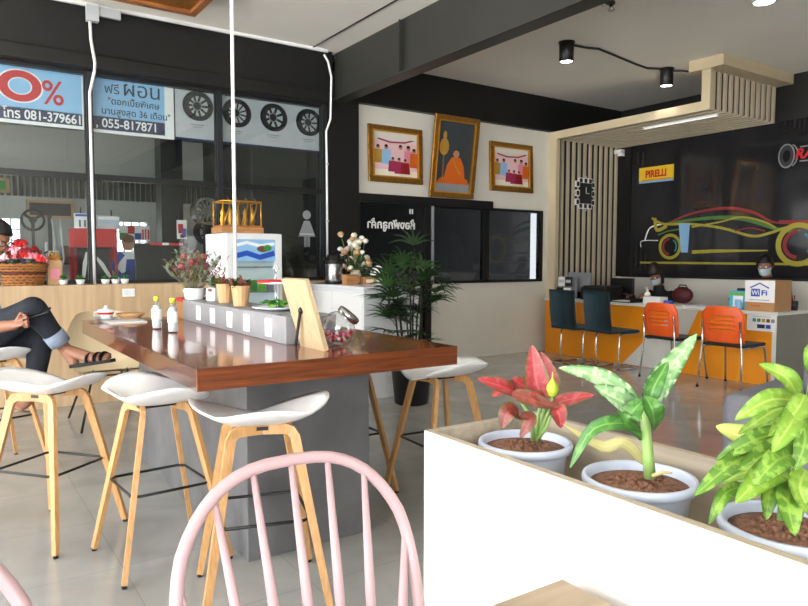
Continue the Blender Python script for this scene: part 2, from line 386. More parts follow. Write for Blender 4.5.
b = MB(); b.box(-3.5, 6.86, 3.16, 3.7, 7.0, 3.6, 'black_paint'); b.box(-3.5, 6.80, 3.02, 3.64, 7.0, 3.16, 'black_paint', bev=.02); struct(b.build('beam_window_head'))
wallbox('beam_wall_head', 4.0, 6.87, 3.10, 8.75, 7.0, 3.57, 'black_paint')
wallbox('wall_wood_panel', -3.5, 6.62, 0, 3.62, 7.05, 1.07, 'oak_panel')
b = MB()
for k in range(-5, 6): b.box(.62*k-.002, 6.6185, .02, .62*k+.002, 6.622, 1.05, 'tan')
struct(b.build('trim_3'))
# glazing to the workshop
b = MB(); b.box(-3.5, 6.92, 1.07, 3.62, 6.98, 1.105, 'dark_steel'); b.box(-3.5, 6.92, 2.035, 3.62, 6.985, 2.09, 'dark_steel'); b.box(-3.5, 6.92, 2.99, 3.62, 6.98, 3.03, 'dark_steel')
struct(b.build('trim_4'))
for i, (x0, x1) in enumerate(((-3.5, -2.45), (-2.4, -1.25), (-1.2, -.05), (0.0, 1.172), (1.226, 2.397), (2.457, 3.60))):
    o = struct(MB().box(x1, 6.90, 1.07, x1+.055, 6.99, 3.03, 'alu_dark').box(x1-.012, 6.93, 1.1, x1, 6.97, 3.0, 'dark_steel').build('window_%d' % (i+1)))
    MB().box(x0+.004, 6.949, 1.105, x1-.012, 6.953, 2.035, 'clear_glass').build('pane', o); MB().box(x0+.004, 6.949, 2.09, x1-.012, 6.953, 2.99, 'clear_glass').build('pane', o)
# picture wall
b = MB(); b.box(4.03, 6.95, 2.06, 7.22, 7.05, 3.1, 'wall_white'); b.box(5.13, 6.95, 0, 7.22, 7.05, .995, 'wall_white'); b.box(7.09, 6.95, .995, 7.22, 7.05, 2.06, 'wall_white'); b.box(6.10, 6.95, 1.99, 7.09, 7.05, 2.06, 'wall_white')
struct(b.build('wall_picture'))
struct(MB().box(4.03, 6.86, 1.975, 6.10, 6.95, 2.07, 'black_paint').build('trim_5'))
d = struct(MB().box(4.03, 6.91, 0, 4.09, 6.97, 1.975, 'black_metal').box(5.03, 6.91, 0, 5.125, 6.97, 1.975, 'black_metal').box(4.03, 6.91, 0, 5.125, 6.97, .09, 'black_metal').build('door_1'))
MB().box(4.09, 6.94, .09, 5.03, 6.948, 1.975, 'tinted_glass').build('pane', d)
MB().box(5.115, 6.895, 1.0, 5.15, 6.91, 1.97, 'grey').build('edge_strip', d)
w = struct(MB().box(5.13, 6.92, .995, 7.09, 7.0, 1.03, 'black_metal').box(5.13, 6.92, 1.955, 7.09, 7.0, 1.99, 'black_metal').box(7.05, 6.92, .995, 7.09, 7.0, 1.99, 'black_metal').box(6.0, 6.92, 1.0, 6.085, 7.0, 1.96, 'black_metal').box(5.13, 6.92, 1.0, 5.16, 7.0, 1.96, 'black_metal').build('window_7'))
MB().box(5.16, 6.946, 1.03, 6.0, 6.952, 1.955, 'tinted_glass').build('pane', w); MB().box(6.085, 6.946, 1.03, 7.05, 6.952, 1.955, 'tinted_glass').build('pane', w)
# lounge behind the picture wall, workshop behind the window
b = MB(); b.box(4.0, 9.2, 0, 9.1, 9.3, 3.6, 'workshop_dark'); struct(b.build('wall_lounge'))
wallbox('wall_partition', 3.9, 7.05, 0, 4.0, 12.5, 3.6, 'workshop_dark')  # partition added so no workshop light leaks into the dark room
wallbox('ceiling_lounge', 3.9, 7.0, 3.5, 9.1, 9.3, 3.6, 'workshop_dark')
wallbox('ceiling_workshop', -3.6, 7.0, 3.62, 4.0, 12.6, 3.72, 'workshop_dark')
# workshop back wall with two glass-block windows
holes = [(.55, 1.42, 1.06, 1.92), (2.48, 1.84, 2.9, 2.14)]
b = MB(); Y0, Y1 = 12.0, 12.15
b.box(-3.5, Y0, 0, 4, Y1, 1.42, 'workshop_white'); b.box(-3.5, Y0, 1.42, .55, Y1, 1.92, 'workshop_white'); b.box(1.06, Y0, 1.42, 2.44, Y1, 1.92, 'workshop_white'); b.box(2.93, Y0, 1.42, 4, Y1, 1.92, 'workshop_white')
b.box(-3.5, Y0, 1.92, 4, Y1, 3.7, 'workshop_white'); struct(b.build('wall_workshop'))
b = MB()
for k in range(70): b.box(-2+.085*k, 11.93, 2.26, -2+.085*k+.05, 12.0, 2.66, 'corrugated')
struct(b.build('trim_6'))
for i, (x0, x1) in enumerate(((.55, 1.06), (2.44, 2.93))):
    g = MB()
    for k in range(5): g.box(x0+(x1-x0)*k/4-.012, 12.0, 1.42, x0+(x1-x0)*k/4+.012, 12.08, 1.92, 'paper')
    for k in range(4): g.box(x0, 12.005, 1.42+.5*k/3-.012, x1, 12.075, 1.42+.5*k/3+.012, 'paper')
    g = struct(g.build('window_%d' % (8+i))); MB().box(x0, 12.09, 1.42, x1, 12.1, 1.92, 'clear_glass').build('pane', g)
wallbox('column_workshop', 2.17, 8.2, 0, 2.42, 8.45, 3.6, 'dark_steel')
wallbox('beam_workshop', -3.5, 9.6, 2.95, 3.9, 9.75, 3.2, 'dark_steel')
# east side: white dado and dark mural glass
wallbox('wall_east', 8.7, -4, 0, 8.85, 7.05, 1.05, 'wall_white')
wallbox('wall_east_head', 8.68, -4, 3.02, 8.85, 7.05, 3.57, 'black_paint')
w = struct(MB().box(8.66, 6.66, 1.05, 8.85, 6.95, 3.03, 'black_paint').box(8.67, -4, 1.045, 8.85, 6.8, 1.075, 'black_metal').build('window_10'))
MB().box(8.70, -4, 1.075, 8.72, 6.66, 3.02, 'mural_glass').build('pane', w)
# street side (behind and left of the viewer): glazed bays open to daylight
b = MB()
b.box(-3.6, -4, 0, -3.5, 7.05, .12, 'wall_white'); b.box(-3.6, -4, 3.0, -3.5, 7.05, 3.7, 'wall_white')
for yy in (-4, -1.8, .4, 2.6, 4.8, 6.85): b.box(-3.62, yy, 0, -3.48, yy+.16, 3.6, 'wall_white')
struct(b.build('wall_west'))
b = MB(); b.box(-3.6, 7.05, 0, -3.5, 12.15, 1.0, 'workshop_white'); b.box(-3.6, 7.05, 2.6, -3.5, 12.15, 3.7, 'workshop_white'); b.box(-3.6, 7.05, 1.0, -3.5, 8.2, 2.6, 'workshop_white'); b.box(-3.6, 9.8, 1.0, -3.5, 12.15, 2.6, 'workshop_white'); struct(b.build('wall_workshop_side'))  # unseen side wall added to cut workshop daylight, its opening sized for that
b = MB(); b.box(-3.6, -4.1, 3.0, 9.1, -4, 3.7, 'wall_white')
for xx in (-3.6, -1.4): b.box(xx, -4.12, 0, xx+.16, -3.98, 3.6, 'wall_white')
b.box(.6, -4.1, 0, 9.1, -4, 3.0, 'wall_white'); struct(b.build('wall_south'))  # unseen wall, left mostly solid to keep sky reflections off the windows
# timber-look slat portal around the reception
b = MB(); X0, X1 = 7.22, 8.66; T = 4.55
b.box(X0+.06, 6.915, 0, X1, 6.97, 3.02, 'slat_gap_shade'); b.box(X0-.01, 6.80, 0, X0+.06, 6.97, 2.99, 'trim_beige')
b.box(X0+.06, T, 3.022, X1, 6.97, 3.09, 'slat_gap_shade'); b.box(X0-.01, T-.045, 2.99, X0+.06, 6.97, 3.095, 'trim_beige')
b.box(X0+.06, T, 3.09, X1, T+.04, 3.44, 'slat_gap_shade'); b.box(X0-.01, T-.045, 3.095, X0+.06, T+.06, 3.44, 'trim_beige')
b.box(X0-.05, 4.33, 3.44, X1+.02, 4.75, 3.56, 'trim_beige')
n = 12
for k in range(n):
    x = X0+.10+(X1-X0-.12)*k/(n-1)*.985
    b.box(x-.023, 6.888, .0, x+.023, 6.915, 2.997, 'slat_beige')
    b.box(x-.023, T-.028, 3.022, x+.023, T, 3.44, 'slat_beige'); b.box(x-.023, T-.028, 2.997, x+.023, 6.915, 3.022, 'slat_beige')
struct(b.build('trim_7'))
# ================================================================== LIGHT
wd = bpy.data.worlds.new('sky'); bpy.context.scene.world = wd; wd.use_nodes = True
nt = wd.node_tree; bg = nt.nodes['Background']
tcw = nt.nodes.new('ShaderNodeTexCoord'); sx = nt.nodes.new('ShaderNodeSeparateXYZ'); nt.links.new(tcw.outputs['Generated'], sx.inputs[0])
rp = nt.nodes.new('ShaderNodeValToRGB'); rp.color_ramp.elements[0].position = .0; rp.color_ramp.elements[0].color = (1, 1, 1, 1); rp.color_ramp.elements[1].position = .7; rp.color_ramp.elements[1].color = (.74, .82, .92, 1)
nt.links.new(sx.outputs['Z'], rp.inputs['Fac']); nt.links.new(rp.outputs['Color'], bg.inputs['Color']); bg.inputs['Strength'].default_value = 4.5
def portal(loc, rot, sx, sy):
    l = bpy.data.lights.new('daylight_opening', 'AREA'); l.shape = 'RECTANGLE'; l.size = sx; l.size_y = sy; l.cycles.is_portal = True
    o = bpy.data.objects.new('daylight_opening', l); C.objects.link(o); o.location = loc; o.rotation_euler = rot
portal((-3.49, 1.5, 1.56), (0, R(-90), 0), 2.88, 11); portal((-1.5, -3.99, 1.5), (R(90), 0, 0), 4.2, 3.0)
portal((-3.49, 9.0, 1.8), (0, R(-90), 0), 1.6, 1.6)
sn = bpy.data.lights.new('bounce_sun', 'SUN'); sn.energy = 26; sn.angle = R(.6); sn.color = (1, .96, .9); so_ = bpy.data.objects.new('bounce_sun', sn); C.objects.link(so_)  # added sun: lights the unseen ground so its bounce brightens the ceiling
so_.rotation_euler = Vector((-.62, -.12, -.75)).to_track_quat('-Z', 'Y').to_euler(); so_.location = (20, 5, 25)
def spot(loc, power, size=70, blend=.6, col=(1, .95, .86)):
    l = bpy.data.lights.new('lamp_light', 'SPOT'); l.energy = power; l.spot_size = R(size); l.spot_blend = blend; l.color = col; l.shadow_soft_size = .05
    o = bpy.data.objects.new('lamp_light', l); C.objects.link(o); o.location = loc
# ceiling spot cans
sp = thing('spotlight', 'black cylinder ceiling spotlight nearest the big dark beam', 'spotlight', (5.48, 5.05, 3.56), 0, 'black ceiling spotlights')
MB().lathe([(.072, -.01), (.075, -.02), (.075, -.20), (.068, -.205), (.064, -.19)], 'black_metal', caps=(True, False)).cyl((0, 0, -.012), (0, 0, 0), .085, .085, 'black_metal').build('housing', sp)
MB().cyl((0, 0, -.195), (0, 0, -.185), .064, .064, 'lamp_glow').build('lamp_disc', sp)
dup(sp, (7.20, 5.06, 3.56), 0, 'black cylinder ceiling spotlight beside the slatted portal', 'black ceiling spotlights')
spot((5.48, 5.05, 3.34), 28); spot((7.20, 5.06, 3.34), 28)
tag(MB().tube([(5.56, 5.05, 3.545), (5.75, 5.03, 3.545), (5.9, 4.98, 3.545), (6.7, 5.12, 3.545), (6.95, 5.15, 3.545), (7.12, 5.07, 3.545)], .012, 'charcoal').build('cable_conduit'), 'dark conduit on the ceiling between the two black spotlights', 'conduit')
tag(MB().tube([(7.28, 5.06, 3.545), (7.4, 4.98, 3.545), (7.6, 4.93, 3.545), (7.62, 4.89, 3.545)], .012, 'charcoal').build('cable_conduit'), 'short dark conduit from the second spotlight to the slatted portal', 'conduit')
dl = thing('downlight', 'round recessed white downlight lit in the ceiling at the right', 'ceiling lamp', (6.04, 3.29, 3.56))
MB().lathe([(.10, 0), (.105, -.008), (.08, -.012)], 'white_plastic', caps=(False, False)).build('trim_ring', dl); MB().cyl((0, 0, -.006), (0, 0, -.002), .085, .085, 'lamp_glow').build('lamp_disc', dl)
spot((6.04, 3.29, 3.5), 28, 110)
br = thing('ceiling_bracket', 'small dark metal bracket with chrome nozzle on the ceiling', 'bracket', (4.95, 4.05, 3.56))
MB().box(-.16, -.025, -.03, .02, .025, 0, 'charcoal').build('mount_plate', br); MB().cyl((.0, 0, -.03), (.0, 0, -.08), .015, .03, 'chrome').build('nozzle', br); MB().cyl((-.1, 0, -.03), (-.1, 0, -.06), .012, .02, 'chrome').build('nozzle', br)
sl = thing('slat_glow_strip', 'thin glowing strip standing for a bright slat reflection under the soffit', 'bright reflection', (7.53, 5.10, 2.995))  # added glow, no lamp: stands in for a brighter reflection on the slats
MB().box(-.02, -.5, -.022, .02, .5, 0, 'white_plastic').build('housing', sl); MB().box(-.015, -.49, -.026, .015, .49, -.022, 'slat_reflection_glow').build('glow_face', sl)
# hanging carved wood frame on the front ceiling
wf = thing('ceiling_frame', 'brown wooden frame with patterned panel hung under the white ceiling', 'ceiling frame', (1.954, 6.166, 3.44))
MB().box(-1.3, -.06, 0, 0, 0, .09, 'lamp_frame_wood').box(-.06, -1.2, 0, 0, -.06, .09, 'lamp_frame_wood').box(-1.3, -1.2, 0, -1.24, -.06, .09, 'lamp_frame_wood').box(-1.24, -1.2, 0, -.06, -1.14, .09, 'lamp_frame_wood').build('border', wf)
MB().box(-1.24, -1.14, .03, -.06, -.06, .05, 'gold').build('panel', wf)
MB().cyl((-.3, -.3, .05), (-.3, -.3, .16), .008, .008, 'steel').cyl((-1, -.3, .05), (-1, -.3, .16), .008, .008, 'steel').cyl((-.3, -.9, .05), (-.3, -.9, .16), .008, .008, 'steel').build('hanger', wf)
tag(MB().cyl((1.45, 3.9, 1.033), (1.45, 3.9, 3.6), .0105, .0105, 'white_plastic', 12).cyl((1.45, 3.9, 3.57), (1.45, 3.9, 3.6), .03, .03, 'white_plastic', 12).build('conduit_pole'), 'thin white pole from the ceiling down to the bar table', 'pole')
c = thing('cable_conduit', 'white conduit with ceiling box running down the window mullion', 'conduit', (1.2, 6.86, 1.07))
MB().box(-.02, -.10, 2.42, .26, -.06, 2.50, 'light_grey').box(-.03, -.12, 2.36, .07, -.05, 2.5, 'light_grey').build('junction_box', c)
MB().tube([(.0, -.08, 2.36), (.005, -.075, 2.2), (.035, -.07, 2.0), (.03, -.065, 1.93), (.0, .02, 1.75), (.0, .03, 1.0), (.0, .03, 0)], .014, 'white_plastic', 10).build('pipe', c)
c = thing('cable_conduit', 'white conduit on the dark column beside the beam end', 'conduit', (3.60, 6.86, 1.1))
MB().tube([(-.05, -.09, 2.43), (.0, -.09, 2.36), (.04, -.09, 2.2), (.03, -.085, 1.75), (.0, -.04, 1.62), (.01, -.03, 1.2), (.01, -.03, .0)], .012, 'white_plastic', 10).build('pipe', c)
MB().box(-.005, -.05, 1.25, .025, -.02, 1.27, 'light_grey').build('clip', c); MB().box(-.005, -.05, .62, .025, -.02, .64, 'light_grey').build('clip', c)
# ================================================================== BAR TABLE
t = thing('bar_table', 'long glossy brown wooden bar table on a grey concrete base', 'table', (.765, 2.464, 0))
MB().box(0, .018, .815, 1.214, 2.4, .9, 'table_wood', bev=.002).build('tabletop', t)
MB().box(0, 0, .815, 1.214, .0185, .9, 'table_edge', bev=.002).build('edge_board', t)
MB().box(.292, .274, 0, .90, 2.15, .815, 'concrete', bev=.004).build('base', t)
dv = MB().box(.565, .47, .9, .835, 2.09, 1.033, 'concrete_light', bev=.004).build('divider', t)
for q in ((199, 0), (213, 0), (230, 0), (247, 0), (269, 0)):
    p = px(q[0], 314, 1.33); MB().box(.557, p.y-2.464-.036, .922, .566, p.y-2.464+.036, 1.012, 'white_plastic', bev=.003).build('outlet_plate', dv)
# ------------------------------------------------------------------ bar stools
def make_stool(label):
    r = thing('bar_stool', label, 'stool', group='white bar stools')
    b = MB(); m = b.mi('white_plastic'); NR, NS = 10, 40; top = []; bot = []
    for layer, dz in ((top, 0.), (bot, -.012)):
        for k in range(NR+1):
            rho = k/NR; row = []
            for i in range(NS):
                a = 2*PI*i/NS; ca, sa = math.cos(a), math.sin(a)   # +x = front
                e = 2.6; rad = (abs(ca/.205)**e+abs(sa/.262)**e)**(-1/e)
                side = abs(sa)**1.6; back = max(0, -ca)**1.2; front = max(0, ca)
                lift = .012+.088*max(side*.95, back*.72)-.02*front
                rr = max(rho, .002)*(1-.02*(layer is bot)); x, y = rr*rad*ca-.01, rr*rad*sa
                row.append(b.bm.verts.new((x, y, .688+dz+lift*rho**2.3)))
            layer.append(row)
    for k in range(NR):
        for i in range(NS):
            j = (i+1) % NS
            b.face([top[k][i], top[k+1][i], top[k+1][j], top[k][j]], m, True); b.face([bot[k][i], bot[k][j], bot[k+1][j], bot[k+1][i]], m, True)
    for i in range(NS):
        j = (i+1) % NS; b.face([top[NR][i], bot[NR][i], bot[NR][j], top[NR][j]], m, True)
    b.face([v for v in top[0]], m); b.face([v for v in bot[0]][::-1], m)
    b.build('seat', r)
    for sx in (1, -1):
        for sy in (1, -1):
            P = [(sx*.07, sy*.0, .668), (sx*.092, sy*.085, .668), (sx*.098, sy*.105, .660), (sx*.105, sy*.118, .640), (sx*.222, sy*.225, .012)]
            lb = MB().bar(P, [.040, .040, .039, .037, .026], [.018, .018, .019, .020, .020], (sx*.9, -sy*.15, .0), 'leg_wood').build('leg', r)
            MB().cyl((sx*.2222, sy*.2252, 0), (sx*.222, sy*.225, .012), .011, .011, 'rubber', 10).build('foot_pad', lb)
    q = .165
    corners = [(q, q), (-q, q), (-q, -q), (q, -q)]; P = []
    for i, (x, y) in enumerate(corners):
        nx, ny = corners[(i+1) % 4]
        for f in (.08, .5, .92): P.append((x+(nx-x)*f, y+(ny-y)*f, .335))
    MB().tube(P, .0062, 'black_metal', 8, closed=True).build('footrest', r)
    MB().box(-.085, -.03, .664, .085, .03, .678, 'black_metal').build('seat_bracket', r)
    return r
s0 = make_stool('white shell stool at the left edge of the view, by the table side')
s0.location = (.41, 3.56, 0); s0.rotation_euler.z = R(39)
for (x, y, a, l) in ((.77, 3.03, 4, 'white shell stool tucked under the near left corner of the table'),
                     (1.0, 2.45, 74, 'white shell stool in front of the concrete base, behind the pink chair'),
                     (2.215, 2.90, 176, 'white shell stool at the right end of the table, beside the planter'),
                     (1.85, 3.34, 180, 'white shell stool hidden under the table, only wooden legs showing'),
                     (.254, 4.873, 20, 'white shell stool under the seated person with denim jeans')):
    dup(s0, (x, y, 0), R(a), l, 'white bar stools')
# ================================================================== FRONT: pink chairs, table, planter
def make_windsor(label):
    r = thing('windsor_chair', label, 'chair', group='pink spindle-back chairs')   # origin on floor under back, faces -y
    def back(u, v):      # v height above seat .45, u across; leans back
        return Vector((u, .0+(v)*.30, .45+v))
    hp = []
    HB, WB = .445, .278
    for k in range(33):
        a = PI*k/32; c = math.cos(a); s = math.sin(a)
        hp.append(back(-math.copysign(abs(c)**.72, c)*WB*(.86+.14*min(1, s*1.6)), HB*s**.80 if s > 0 else 0))
    MB().tube(hp, .0125, 'pink_paint', 12).build('hoop', r)
    for k in range(7):
        u = -.205+.0683*k; f = 1.18
        uh = u*f
        # height where the hoop is at uh
        best = min(hp[4:-4], key=lambda p: abs(p.x-uh) + (0 if p.z > .5 else 1)); v = best.z-.45-.004
        MB().tube([back(u*.88, -.005), back(u*.88+(uh-u*.88)*.45, v*.45), back(uh, v)], [.0075, .0105, .0062], 'pink_paint', 10).build('spindle', r)
    MB().lathe([(.20, .425), (.222, .432), (.225, .448), (.21, .455), (.1, .447), (.02, .446)], 'pink_paint', (0, -.19, 0), 32, sy=.95).build('seat', r)
    for sx in (-1, 1):
        for yy, ly in ((-.33, -.38), (-.06, .03)):
            MB().tube([(sx*.13, yy, .43), (sx*.17, (yy+ly)/2, .22), (sx*.2, ly, 0)], [.014, .018, .011], 'pink_paint', 10).build('leg', r)
    MB().cyl((-.17, -.355, .2), (.17, -.355, .2), .009, .009, 'pink_paint', 8).cyl((-.17, -.355, .2), (-.17, -.01, .2), .009, .009, 'pink_paint', 8).cyl((.17, -.355, .2), (.17, -.01, .2), .009, .009, 'pink_paint', 8).build('stretcher', r)
    return r
wc = make_windsor('pink wooden spindle-back chair in the foreground, beside the white planter'); wc.location = (.572, 1.12, 0); wc.rotation_euler.z = R(-2)
dup(wc, (-.14, 1.1, 0), R(0), 'pink wooden spindle-back chair cut by the bottom left corner', 'pink spindle-back chairs')
t2 = thing('cafe_table', 'light brown wooden table, one corner showing at the bottom edge', 'table', (.19, .40, 0))
MB().box(-.7, -.41, .705, .70, .41, .74, 'light_table_wood', bev=.004).build('tabletop', t2)
MB().cyl((0, 0, .02), (0, 0, .7), .03, .03, 'black_metal').build('column', t2); MB().lathe([(.25, 0), (.25, .012), (.05, .03)], 'black_metal').build('foot', t2)
pl = thing('planter_box', 'white wood-grain planter box with bare grey edges holding three pots', 'planter', (.93, 1.28, 0))
# local: x 0..0.36, y -1.9..0
MB().box(0, -1.9, 0, .018, 0, .899, 'white_oak').build('front_panel', pl); MB().box(.342, -1.9, 0, .36, 0, .899, 'white_oak').build('back_panel', pl)
MB().box(.018, -.018, 0, .342, 0, .899, 'white_oak').box(.018, -1.9, 0, .342, -1.882, .899, 'white_oak').build('end_panel', pl)
MB().box(0, -1.9, .899, .018, 0, .9005, 'grey_oak').box(.342, -1.9, .899, .36, 0, .9005, 'grey_oak').box(.018, -.018, .899, .342, 0, .9005, 'grey_oak').build('edge_band', pl)
MB().box(.018, -1.882, .735, .342, -.018, .75, 'grey_oak').box(.018, -1.882, .75, .0205, -.018, .899, 'grey_oak').box(.3395, -1.882, .75, .342, -.018, .899, 'grey_oak').box(.018, -.0205, .75, .342, -.018, .899, 'grey_oak').build('shelf', pl)
def pot(label, cat, x, y, seed, grp=None, name='potted_plant'):
    r = thing(name, label, cat, (x, y, .75), 0, grp)
    MB().lathe([(.072, 0), (.078, .004), (.096, .105), (.097, .112), (.107, .113), (.109, .122), (.107, .130), (.100, .131), (.097, .126), (.09, .06), (.07, .02)], 'pot_white', seg=40, caps=(True, True)).build('pot', r)
    q = random.Random(seed); b = MB(); b.lathe([(.001, .095), (.088, .098), (.0935, .113), (.06, .119), (.001, .121)], 'soil', seg=28)
    for k in range(300):
        a = q.random()*2*PI; rr = math.sqrt(q.random())*.091; s = q.uniform(.0036, .0072)
        b.ball((rr*math.cos(a), rr*math.sin(a), .121-.02*(rr/.092)**2+s*.4), (s, s*q.uniform(.7, 1), s*.8), 'soil', 6, 4)
    o = b.build('soil', r); o['kind'] = 'stuff'
    return r
PX0 = 1.115
p1 = pot('small red-leaved plant with a green bud in the leftmost white pot', 'potted plant', PX0, 1.135, 1, 'potted plants in the planter')
p2 = pot('plant with large pale speckled leaves in the middle white pot', 'potted plant', PX0, .822, 2, 'potted plants in the planter')
p3 = pot('bushy lime green plant in the rightmost white pot of the planter', 'potted plant', PX0, .535, 3, 'potted plants in the planter')
def lf(root, D, pts, w, m, d=None, fold=.25, wav=0., up=None, prof=1., name='leaf'):
    """leaf through photo-measured points at distances D+d; coordinates kept local to the plant"""
    d = d or [0]*len(pts); P = [pd(x, y, D+dd)-root.location for (x, y), dd in zip(pts, d)]
    mid = P[len(P)//2]
    u = Vector(up) if up else (-FW*.75+UP*.6)
    return MB().leaf(P, w*(.9 if root is p1 else 1), u, m, 11, fold, prof, wav).build(name, root)
D1 = 1.565
def stemtube(root, D, pts, r, m, d=None):
    d = d or [0]*len(pts); P = [pd(x, y, D+dd)-root.location for (x, y), dd in zip(pts, d)]
    return MB().tube(P, r, m, 8).build('stem', root)
for pts, d in ((((536, 440), (538, 415), (542, 398)), (0, 0, .0)), (((534, 440), (528, 412), (514, 392)), (0, .02, .0)), (((538, 440), (546, 418), (552, 405)), (0, -.02, -.02)), (((533, 440), (532, 425), (519, 415)), (0, -.02, -.03)), (((537, 440), (546, 428), (551, 414)), (0, -.03, -.05)), (((538, 440), (544, 410), (552, 396)), (0, .03, .05))):
    stemtube(p1, D1, pts, [.0055, .0042, .0028], 'stem_green', d)
lf(p1, D1, [(542, 400), (536, 380), (532, 345)], .066, 'leaf_red', (0, .02, .03), .3)
lf(p1, D1, [(549, 398), (549, 378), (541, 352)], .050, 'leaf_red', (.03, .05, .06), .3)
lf(p1, D1, [(516, 393), (500, 386), (477, 379)], .045, 'leaf_red', (0, -.03, -.05), .2)
lf(p1, D1, [(520, 388), (508, 388), (492, 396)], .040, 'leaf_red', (.05, .03, .02), .2)
lf(p1, D1, [(541, 403), (525, 388), (512, 378)], .048, 'leaf_red', (.02, .01, 0), .25)
lf(p1, D1, [(519, 414), (508, 412), (502, 428)], .046, 'leaf_red_dark', (-.03, -.05, -.05), .25)
lf(p1, D1, [(519, 416), (530, 420), (520, 438)], .034, 'leaf_red_dark', (-.03, -.06, -.06), .3)
lf(p1, D1, [(553, 404), (572, 399), (594, 395)], .038, 'leaf_red', (0, 0, -.02), .2)
lf(p1, D1, [(512, 393), (532, 400), (558, 408)], .042, 'leaf_red_dark', (-.04, -.06, -.07), .2)
lf(p1, D1, [(551, 412), (558, 412), (561, 428)], .046, 'leaf_red', (-.05, -.07, -.07), .25)
lf(p1, D1, [(546, 408), (540, 398), (531, 394)], .036, 'leaf_red', (-.02, -.05, -.06), .25)
bp = pd(552.5, 388, D1-.05)-p1.location
MB().lathe([(.001, -.021), (.009, -.017), (.0135, -.004), (.0125, .006), (.006, .016), (.0022, .022), (.0008, .036)], 'bud_green', bp, 16).tube([pd(549, 412, D1-.03)-p1.location, bp+Vector((0, 0, -.02))], .003, 'stem_green', 8).build('bud', p1)
# dumb cane
D2 = 1.312
MB().tube([pd(x, y, D2)-p2.location for x, y in ((650, 478), (648, 455), (646, 430), (645, 412), (648, 398))], [.0115, .0105, .0095, .009, .005], 'stem_green', 12).build('stem', p2)
lf(p2, D2, [(641, 410), (604, 380), (559, 368)], .044, 'leaf_pale', (0, .02, .03), .25, .06)
lf(p2, D2, [(640, 413), (622, 402), (594, 386)], .052, 'leaf_pale', (-.02, -.05, -.06), .3, .08)
lf(p2, D2, [(648, 404), (664, 376), (697, 334)], .046, 'leaf_pale', (0, 0, .04), .45, .10)
lf(p2, D2, [(650, 400), (655, 385), (668, 362)], .030, 'leaf_green', (-.02, -.02, 0), .5, .08)
lf(p2, D2, [(642, 440), (626, 424), (592, 430), (570, 468)], .030, 'leaf_green', (0, -.02, -.02, -.02), .3, .05)
lf(p2, D2, [(638, 427), (628, 418), (645, 399)], .046, 'leaf_green', (-.03, -.06, -.05), .4, .1)
lf(p2, D2, [(654, 430), (652, 410), (645, 396)], .040, 'leaf_green', (-.03, -.06, -.04), .5, .1)
lf(p2, D2, [(645, 466), (625, 444), (600, 446), (563, 424)], .030, 'leaf_wilt', (0, .06, .10, .12), .1, .05)
stemtube(p2, D2, ((652, 476), (664, 472), (672, 473)), [.004, .003, .002], 'leaf_wilt', (-.03, -.04, -.05))
# lime plant
D3 = 1.115
for (bx, tx, ty, dd) in ((780, 797, 395, 0), (792, 812, 372, .03), (786, 780, 440, -.03), (798, 840, 400, 0), (790, 800, 430, -.06)):
    stemtube(p3, D3, ((bx, 520), ((bx+tx)/2-2, (520+ty)/2), (tx, ty)), [.006, .0048, .003], 'stem_green', (0, dd*.5, dd))
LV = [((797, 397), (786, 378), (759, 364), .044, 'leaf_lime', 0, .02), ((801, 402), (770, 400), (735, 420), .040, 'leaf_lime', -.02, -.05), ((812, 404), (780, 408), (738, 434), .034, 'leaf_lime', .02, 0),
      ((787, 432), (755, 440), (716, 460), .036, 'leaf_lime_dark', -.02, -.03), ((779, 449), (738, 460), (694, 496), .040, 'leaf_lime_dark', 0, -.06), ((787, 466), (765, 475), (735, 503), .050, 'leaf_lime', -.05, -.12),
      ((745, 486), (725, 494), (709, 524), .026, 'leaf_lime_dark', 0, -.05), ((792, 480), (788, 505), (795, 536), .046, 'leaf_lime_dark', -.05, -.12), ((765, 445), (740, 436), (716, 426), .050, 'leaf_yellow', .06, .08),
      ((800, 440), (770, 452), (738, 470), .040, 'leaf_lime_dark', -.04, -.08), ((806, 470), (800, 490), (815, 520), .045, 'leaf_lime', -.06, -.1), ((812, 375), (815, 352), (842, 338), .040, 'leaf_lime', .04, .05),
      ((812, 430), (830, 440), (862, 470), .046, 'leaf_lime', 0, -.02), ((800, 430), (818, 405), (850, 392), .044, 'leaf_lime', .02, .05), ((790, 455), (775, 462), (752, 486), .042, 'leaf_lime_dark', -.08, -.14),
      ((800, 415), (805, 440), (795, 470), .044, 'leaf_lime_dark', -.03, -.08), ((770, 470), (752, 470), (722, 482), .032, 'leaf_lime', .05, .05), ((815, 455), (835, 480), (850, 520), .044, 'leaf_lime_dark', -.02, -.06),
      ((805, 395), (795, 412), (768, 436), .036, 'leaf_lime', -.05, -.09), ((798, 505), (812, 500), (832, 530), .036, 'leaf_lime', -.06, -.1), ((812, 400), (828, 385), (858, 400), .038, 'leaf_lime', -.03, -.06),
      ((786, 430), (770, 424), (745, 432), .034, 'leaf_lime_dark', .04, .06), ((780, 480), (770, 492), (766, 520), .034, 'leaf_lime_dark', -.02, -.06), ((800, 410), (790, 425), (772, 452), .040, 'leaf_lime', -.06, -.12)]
for a, bb, cc, w_, m_, d0, d1 in LV: lf(p3, D3, [a, bb, cc], w_*.84, m_, (d0, (d0+d1)/2-.01, d1), .28, .04)
